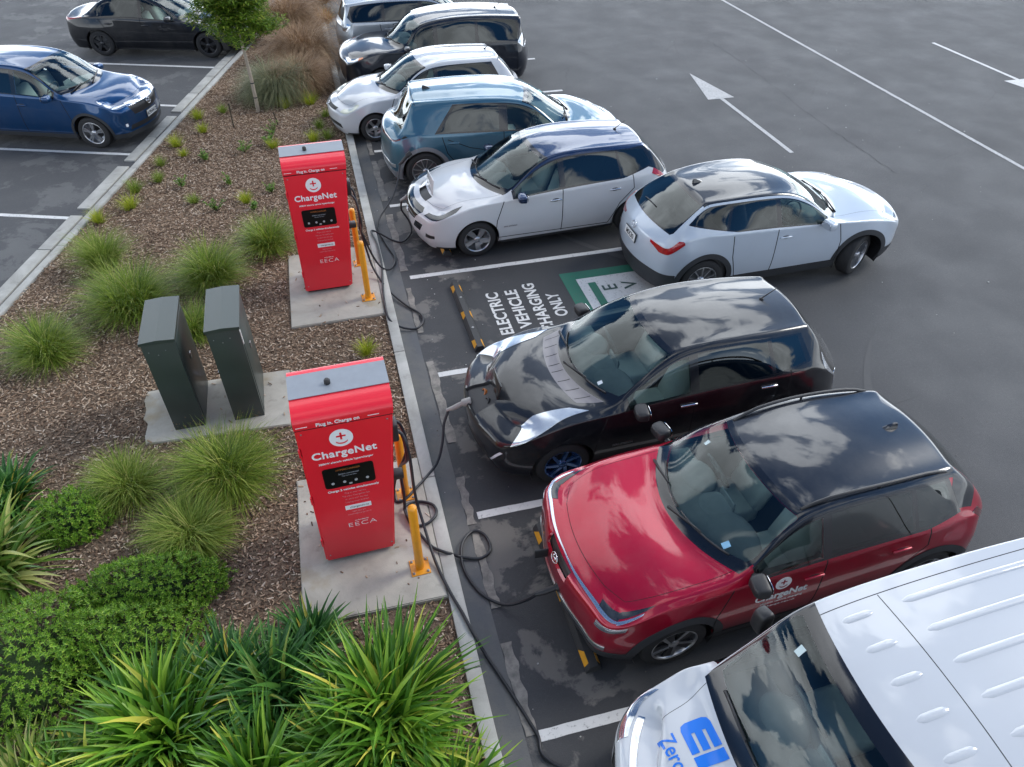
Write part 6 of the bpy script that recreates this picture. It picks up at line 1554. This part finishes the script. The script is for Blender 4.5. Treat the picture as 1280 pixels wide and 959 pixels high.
# company logo on the red car's left front door
root, sh = CARS['kona']
def side_frame(sh, x, z, s=1):
    q, n = sh.sidept(x, z, s); n = n if n.y * s > 0 else -n
    return frame_on(q + n * .003, n, (0, 0, 1))
M = side_frame(sh, .31, .90)
bm = bmesh.new(); lathe(bm, [(0, 0), (.078, 0), (.078, .002), (0, .002)], 36, M); bmobj('logo_disc', bm, M_cwhite, root)
bm = bmesh.new(); bx(bm, -.03, .03, .012, .024, .003, .005, 0, M); bx(bm, -.006, .006, -.012, .048, .0032, .0052, 0, M)
arc = [(.045 * math.cos(t), .042 * math.sin(t)) for t in [R(212) + R(116) * k / 10 for k in range(11)]]; arc2 = [(.045 * math.cos(t), .042 * math.sin(t) - .01) for t in [R(328) - R(116) * k / 10 for k in range(11)]]
prism(bm, arc + arc2, .003, .005, M); bmobj('logo_mark', bm, P_red, root)
def wrap_text(name, body, size, mat, root, sh, x, z, s=1, bold=.002, length=None, lift=.003):
    """lettering laid on the side of the car"""
    o = text(name, body, size, mat, root, None, .0006, bold)
    co = [v.co for v in o.data.vertices]; x0 = min(v.x for v in co); x1 = max(v.x for v in co); k = (length / (x1 - x0)) if length else 1
    for v in o.data.vertices:
        px = x - s * v.co.x * k if s > 0 else x + v.co.x * k
        q, n = sh.sidept(px, z + v.co.y, s); n = n if n.y * s > 0 else -n
        v.co = q + n * (lift + (v.co.z > 0) * .001)
    return o
wrap_text('door_lettering', 'ChargeNet', .12, M_cwhite, root, sh, .30, .745, 1, .004, .52)
wrap_text('door_lettering', 'electric vehicle charging', .035, M_cwhite, root, sh, .28, .655, 1, 0., .42)
wrap_text('door_lettering', 'charge.net.nz', .035, M_cwhite, root, sh, .28, .60, 1, 0., .30)
# small badges
def badge_lines(root, sh, x, z, L_, s=1, mat=M_chrome, name='side_badge'):
    o = text(name, 'ELECTRIC', .04, mat, root, None, .0006, 0); co = [v.co for v in o.data.vertices]
    x0 = min(v.x for v in co); x1 = max(v.x for v in co)
    for v in o.data.vertices:
        px = x - v.co.x * L_ / (x1 - x0) * s; q, n = sh.sidept(px, z + v.co.y, s); n = n if n.y * s > 0 else -n; v.co = q + n * .003
rW, sW = CARS['leafW']; rB, sB = CARS['leafB']
wrap_text('door_lettering', 'zero emission', .045, M_alloyd, rW, sW, .76, .50, 1, 0., .22)
wrap_text('door_lettering', 'ZERO EMISSION', .04, M_alloy, rB, sB, .66, .50, 1, 0., .24)
# open nose flaps and sockets
# open flap: white car (stands up from the nose), red car (swings to its right)
def nose_flap(root, hinge, size, ang, mat, name='charging_flap', axis='Y'):
    bm = bmesh.new(); bx(bm, -.008, .008, -size[0] / 2, size[0] / 2, 0, size[1], .008)
    bmesh.ops.transform(bm, matrix=Matrix.Translation(hinge) @ Matrix.Rotation(R(ang), 4, axis), verts=bm.verts)
    return bmobj(name, bm, mat, root, angle=50)
hx = sW.top(1.86, 0)[0]; nose_flap(rW, (1.86, 0, hx.z + .0), (.42, .26), -8, P_white)
hx = sB.top(1.90, 0)[0]; nose_flap(rB, (1.90, 0, hx.z - .01), (.34, .20), -14, P_black)
rK = root; e0 = sh.endpt(-.12, .60, 1)[0]
bm = bmesh.new(); bx(bm, 0, .13, -.008, .008, -.06, .06, .006); bmesh.ops.transform(bm, matrix=Matrix.Translation((e0.x - .01, -.17, .64)) @ Matrix.Rotation(R(-8), 4, 'Z'), verts=bm.verts); bmobj('charging_flap', bm, M_black, rK, angle=50)
for r_, s_, x, z in ((rW, sW, 1.98, .72), (rB, sB, 2.0, .74), (rK, sh, 2.02, .62)):
    for y in (-.07, .08):
        bm = bmesh.new(); lathe(bm, [(0, 0), (.045, 0), (.05, .03), (.038, .035), (.034, .01), (0, .01)], 20, Matrix.Translation((x - .02, y, z)) @ Matrix.Rotation(R(60), 4, 'Y')); bmobj('socket', bm, M_black if y > 0 else pm('socket_orange', (.4, .12, .02), .4), r_, angle=50)
# emblems: simple pressed shapes as seen
def emblem(root, sh, y, z, end, r, kind):
    q, n = sh.endpt(y, z, end); n = n if n.x * end > 0 else -n; M = frame_on(q + n * .004, n, (0, 0, 1)); bm = bmesh.new()
    ring = [Vector((r * 1.15 * math.cos(t), r * .9 * math.sin(t), .004)) for t in [2 * math.pi * k / 28 for k in range(29)]]
    tubemesh(bm, ring, r * .1, 6)
    if kind == 'wing': tubemesh(bm, [Vector((-r * 1.05, r * .35, .005)), Vector((-r * .4, r * .2, .006)), Vector((0, -r * .35, .007)), Vector((r * .4, r * .2, .006)), Vector((r * 1.05, r * .35, .005))], r * .09, 6)
    elif kind == 'H':
        for s in (-1, 1): tubemesh(bm, [Vector((s * r * .62, r * .6, .005)), Vector((s * r * .42, -r * .6, .005))], r * .11, 6)
        tubemesh(bm, [Vector((-r * .5, 0, .005)), Vector((r * .5, 0, .005))], r * .1, 6)
    elif kind == 'bar': tubemesh(bm, [Vector((-r * 1.2, 0, .006)), Vector((r * 1.2, 0, .006))], r * .14, 6)
    elif kind == 'Hs':
        for s in (-1, 1): tubemesh(bm, [Vector((s * r * .35, r * .6, .005)), Vector((s * r * .62, -r * .6, .005))], r * .11, 6)
        tubemesh(bm, [Vector((-r * .5, -r * .1, .005)), Vector((r * .5, r * .1, .005))], r * .1, 6)
    bmesh.ops.transform(bm, matrix=M, verts=bm.verts); bmobj('emblem', bm, M_chrome, root, smooth=True)
emblem(CARS['mx'][0], CARS['mx'][1], 0, .95, -1, .055, 'wing'); emblem(CARS['hrv'][0], CARS['hrv'][1], 0, .74, 1, .06, 'H')
emblem(rW, sW, 0, .60, 1, .06, 'bar'); emblem(rK, sh, .0, .80, 1, .05, 'Hs'); emblem(CARS['runx'][0], CARS['runx'][1], 0, .64, 1, .05, 'bar')
# ---- the van: roof ribs, seams, lettering
rV, sV = CARS['van']
def on_top(sh, x, y, lift=.002):
    q, n = sh.top(x, y); return q + Vector((0, 0, lift))
def rib(x0, x1, y, w=.030, h=.009):
    bm = bmesh.new(); n = max(8, int((x0 - x1) / .06)); rows = []
    for i in range(n + 1):
        t = i / n; x = x0 + (x1 - x0) * t; e = min(1, min(t, 1 - t) * (x0 - x1) / .045); ww = w * (.35 + .65 * math.sqrt(max(0, e))); hh = h * min(1, e * 1.2)
        row = []
        for k, (f, g) in enumerate(((-1, -.25), (-.75, .6), (-.35, 1), (.35, 1), (.75, .6), (1, -.25))):
            q, nn = sh_top(x, y + ww * f); row.append(bm.verts.new(q + Vector((0, 0, hh * g))))
        rows.append(row)
    for a, b_ in zip(rows[:-1], rows[1:]):
        for k in range(5): bm.faces.new((a[k], a[k + 1], b_[k + 1], b_[k]))
    bmobj('roof_rib', bm, P_white2, rV, smooth=True)
sh_top = sV.top
for y in (-.60, -.36, -.12, .12, .36, .60):
    rib(.72 - .0 * abs(y), .50, y); rib(.26, -2.1, y)
def wrap_top(name, body, size, mat, root, sh, cx, cy, rot, bold, ext=(1, 1), lift=.003):
    o = text(name, body, 1., mat, root, None, 0., bold); co = [v.co.copy() for v in o.data.vertices]
    x0 = min(v.x for v in co); x1 = max(v.x for v in co); y0 = min(v.y for v in co); y1 = max(v.y for v in co)
    bm = bmesh.new(); bm.from_mesh(o.data); bmesh.ops.subdivide_edges(bm, edges=[e for e in bm.edges if e.calc_length() > .1], cuts=4); bmesh.ops.triangulate(bm, faces=bm.faces); bm.to_mesh(o.data); bm.free()
    c, s = math.cos(rot), math.sin(rot)
    for v in o.data.vertices:
        u = (v.co.x - (x0 + x1) / 2) / (x1 - x0) * ext[0]; w = (v.co.y - (y0 + y1) / 2) / (y1 - y0) * ext[1]
        q, n = sh.top(cx + u * c - w * s, cy + u * s + w * c); v.co = q + n * lift * (1 if n.z > 0 else -1)
    return o
M_vblue = pm('blue_vinyl', (.0, .16, .68), .35, coat=.3)
def top_shape(name, outline, mat, root, sh, lift=.003, step=.025):
    """flat vinyl shape laid on the bonnet: outline in the car's x,y"""
    bm = bmesh.new(); f = bm.faces.new([bm.verts.new((x, y, 0)) for x, y in outline])
    xs = [p[0] for p in outline]; ys = [p[1] for p in outline]
    for ax, lo, hi in ((0, min(xs), max(xs)), (1, min(ys), max(ys))):
        v = lo + step
        while v < hi:
            no = Vector((1, 0, 0)) if ax == 0 else Vector((0, 1, 0)); bmesh.ops.bisect_plane(bm, geom=list(bm.verts) + list(bm.edges) + list(bm.faces), plane_co=no * v, plane_no=no); v += step
    for v in bm.verts: q, n = sh.top(v.co.x, v.co.y); v.co = q + Vector((0, 0, lift))
    return bmobj(name, bm, mat, root, smooth=True)
# big letters E L ... read across the bonnet from the right side; letter tops towards the windscreen
def letter(parts, x0, y0, name='bonnet_lettering'):
    for pl in parts: top_shape(name, [(x0 + a, y0 + b_) for a, b_ in pl], M_vblue, rV, sV)
# van-local: nose +x, letters read towards the van's left (+y), tops towards the windscreen (+x)
def vl(pts, x0, y0): return [(x0 - h * .68, y0 + a * .64) for a, h in pts]     # (along the word, height) -> (x, y)
HX, HY = (1.87, -.54)   # baseline corner of the E
c_ = .07; Hh = .33
Eo = [(0, c_), (.02, .02), (c_, 0), (.34, 0), (.34, .085), (.13, .085), (.13, .123), (.34, .123), (.34, .207), (.13, .207), (.13, .245), (.34, .245), (.34, Hh), (c_, Hh), (.02, Hh - .02), (0, Hh - c_)]
top_shape('bonnet_lettering', vl(Eo, HX, HY), M_vblue, rV, sV)
top_shape('bonnet_lettering', vl([(.37, 0), (.72, 0), (.72, .09), (.50, .09), (.50, Hh), (.37, Hh)], HX, HY), M_vblue, rV, sV)
wrap_top('bonnet_lettering', 'Zero', 1., M_vblue, rV, sV, HX + .10, HY + .15, R(90), .012, (.26, .10))
# mirror trims, sticker on screens
def screen_sticker(root, sh, x, y, w, mat):
    q, n = sh.top(x, y); n = n if n.z > 0 else -n
    bm = bmesh.new(); bx(bm, -w * .3, w * .3, -w * .4, w * .4, .001, .0025, 0, frame_on(q, n, (1, 0, 0))); bmobj('windscreen_sticker', bm, mat, root)
screen_sticker(rK, sh, .72, .52, .09, pm('sticker_blue', (.25, .5, .7), .5)); screen_sticker(rK, sh, .42, -.45, .07, pm('sticker_pale', (.5, .6, .6), .5))
screen_sticker(rB, sB, .82, .46, .07, pm('sticker_white', (.6, .66, .7), .5)); screen_sticker(rV, sV, 1.05, -.55, .09, pm('sticker_pale', (0, 0, 0)))
screen_sticker(CARS['hrv'][0], CARS['hrv'][1], .45, -.40, .06, pm('sticker_pale', (0, 0, 0)))

# ------------------------------------------------------------ sky, sun, camera
w = bpy.data.worlds.new('World'); SC.world = w; w.use_nodes = True
nt = w.node_tree; N = nt.nodes; L = nt.links; bg = N['Background']; bg.inputs['Strength'].default_value = .12
SUN_EL, SUN_AZ = R(38), R(80)      # azimuth from +Y towards +X
sky = N.new('ShaderNodeTexSky'); sky.sky_type = 'NISHITA'; sky.sun_disc = False; sky.sun_elevation = SUN_EL; sky.sun_rotation = SUN_AZ; sky.air_density = 1.; sky.dust_density = .2; sky.ozone_density = 3.
tc = N.new('ShaderNodeTexCoord'); sep = N.new('ShaderNodeSeparateXYZ'); L.new(tc.outputs['Generated'], sep.inputs[0])
def M_(op, a, b=None, c=None):
    n = N.new('ShaderNodeMath'); n.operation = op
    for i, x in enumerate((a, b, c)):
        if x is None: continue
        if isinstance(x, (int, float)): n.inputs[i].default_value = x
        else: L.new(x, n.inputs[i])
    return n.outputs[0]
h = M_('ADD', M_('MAXIMUM', sep.outputs[2], 0.), .16)
cx = M_('DIVIDE', sep.outputs[0], h); cyy = M_('DIVIDE', sep.outputs[1], h)
cmb = N.new('ShaderNodeCombineXYZ'); L.new(cx, cmb.inputs[0]); L.new(cyy, cmb.inputs[1]); cmb.inputs[2].default_value = 3.0
def cn(scale, det, rough, dist=0.):
    n = N.new('ShaderNodeTexNoise'); n.inputs['Scale'].default_value = scale; n.inputs['Detail'].default_value = det; n.inputs['Roughness'].default_value = rough; n.inputs['Distortion'].default_value = dist
    L.new(cmb.outputs[0], n.inputs['Vector']); return n.outputs['Fac']
def MR(src, a, b, c, d, smooth=True):
    n = N.new('ShaderNodeMapRange'); n.interpolation_type = 'SMOOTHSTEP' if smooth else 'LINEAR'
    for i, v in enumerate((a, b, c, d)): n.inputs[i + 1].default_value = v
    L.new(src, n.inputs[0]); return n.outputs[0]
cov = MR(cn(1.35, 10, .56, .25), .485, .535, 0, 1)
shade = cn(2.6, 8, .6)
# glow added to the clouds ahead, off the sun, for brighter roof reflections
sd = Vector((math.sin(SUN_AZ) * math.cos(SUN_EL), math.cos(SUN_AZ) * math.cos(SUN_EL), math.sin(SUN_EL)))
vm = N.new('ShaderNodeVectorMath'); vm.operation = 'DOT_PRODUCT'; L.new(tc.outputs['Generated'], vm.inputs[0]); gd = Vector((math.sin(R(32)) * math.cos(R(46)), math.cos(R(32)) * math.cos(R(46)), math.sin(R(46)))); vm.inputs[1].default_value = gd
glow = M_('POWER', M_('MAXIMUM', vm.outputs['Value'], 0.), 5.)
# cloud banks low in the sky ahead are the brightest
low = M_('MULTIPLY', M_('POWER', M_('SUBTRACT', 1., M_('MAXIMUM', sep.outputs[2], 0.)), 2.6), MR(sep.outputs[1], -.5, .7, .3, 1.))
lum = M_('ADD', M_('ADD', MR(shade, .35, .68, 6., 14.), M_('MULTIPLY', glow, 22.)), M_('MULTIPLY', low, 40.))
cc = N.new('ShaderNodeCombineXYZ')
rgb = N.new('ShaderNodeCombineColor'); L.new(M_('MULTIPLY', lum, .93), rgb.inputs[0]); L.new(M_('MULTIPLY', lum, .98), rgb.inputs[1]); L.new(M_('MULTIPLY', lum, 1.04), rgb.inputs[2])
tint = N.new('ShaderNodeMix'); tint.data_type = 'RGBA'; tint.blend_type = 'MULTIPLY'; tint.inputs[0].default_value = 1.; L.new(sky.outputs[0], tint.inputs[6]); tint.inputs[7].default_value = (.5, .95, 1.25, 1)
mx = N.new('ShaderNodeMix'); mx.data_type = 'RGBA'; L.new(M_('MAXIMUM', cov, MR(sep.outputs[2], .12, .3, .85, 0.)), mx.inputs[0]); L.new(tint.outputs[2], mx.inputs[6]); L.new(rgb.outputs[0], mx.inputs[7])
L.new(mx.outputs[2], bg.inputs['Color'])
sl = bpy.data.lights.new('Sun', 'SUN'); sl.energy = 2.2; sl.angle = R(20); sl.color = (1., .955, .88)
so = bpy.data.objects.new('Sun', sl); COL.objects.link(so); so.location = (10, 20, 30); so.rotation_euler = sd.to_track_quat('Z', 'Y').to_euler()

cam = bpy.data.objects.new('Camera', bpy.data.cameras.new('Camera')); COL.objects.link(cam); SC.camera = cam
a, b, c = cam_axes()
cam.matrix_world = Matrix.Translation((CQ[4], CQ[5], CQ[6])) @ Matrix((a, b, -c)).transposed().to_4x4()
cam.data.sensor_width = 36; cam.data.lens = CQ[0] / 1280 * 36; cam.data.clip_end = 600; cam.data.clip_start = .05
SC.view_settings.view_transform = 'Standard'; SC.view_settings.look = 'None'; SC.view_settings.gamma = 1; SC.view_settings.use_curve_mapping = False
SC.view_settings.exposure = -.04
SC.cycles.use_denoising = True; SC.cycles.max_bounces = 8; SC.cycles.transparent_max_bounces = 12; SC.cycles.sample_clamp_indirect = 6
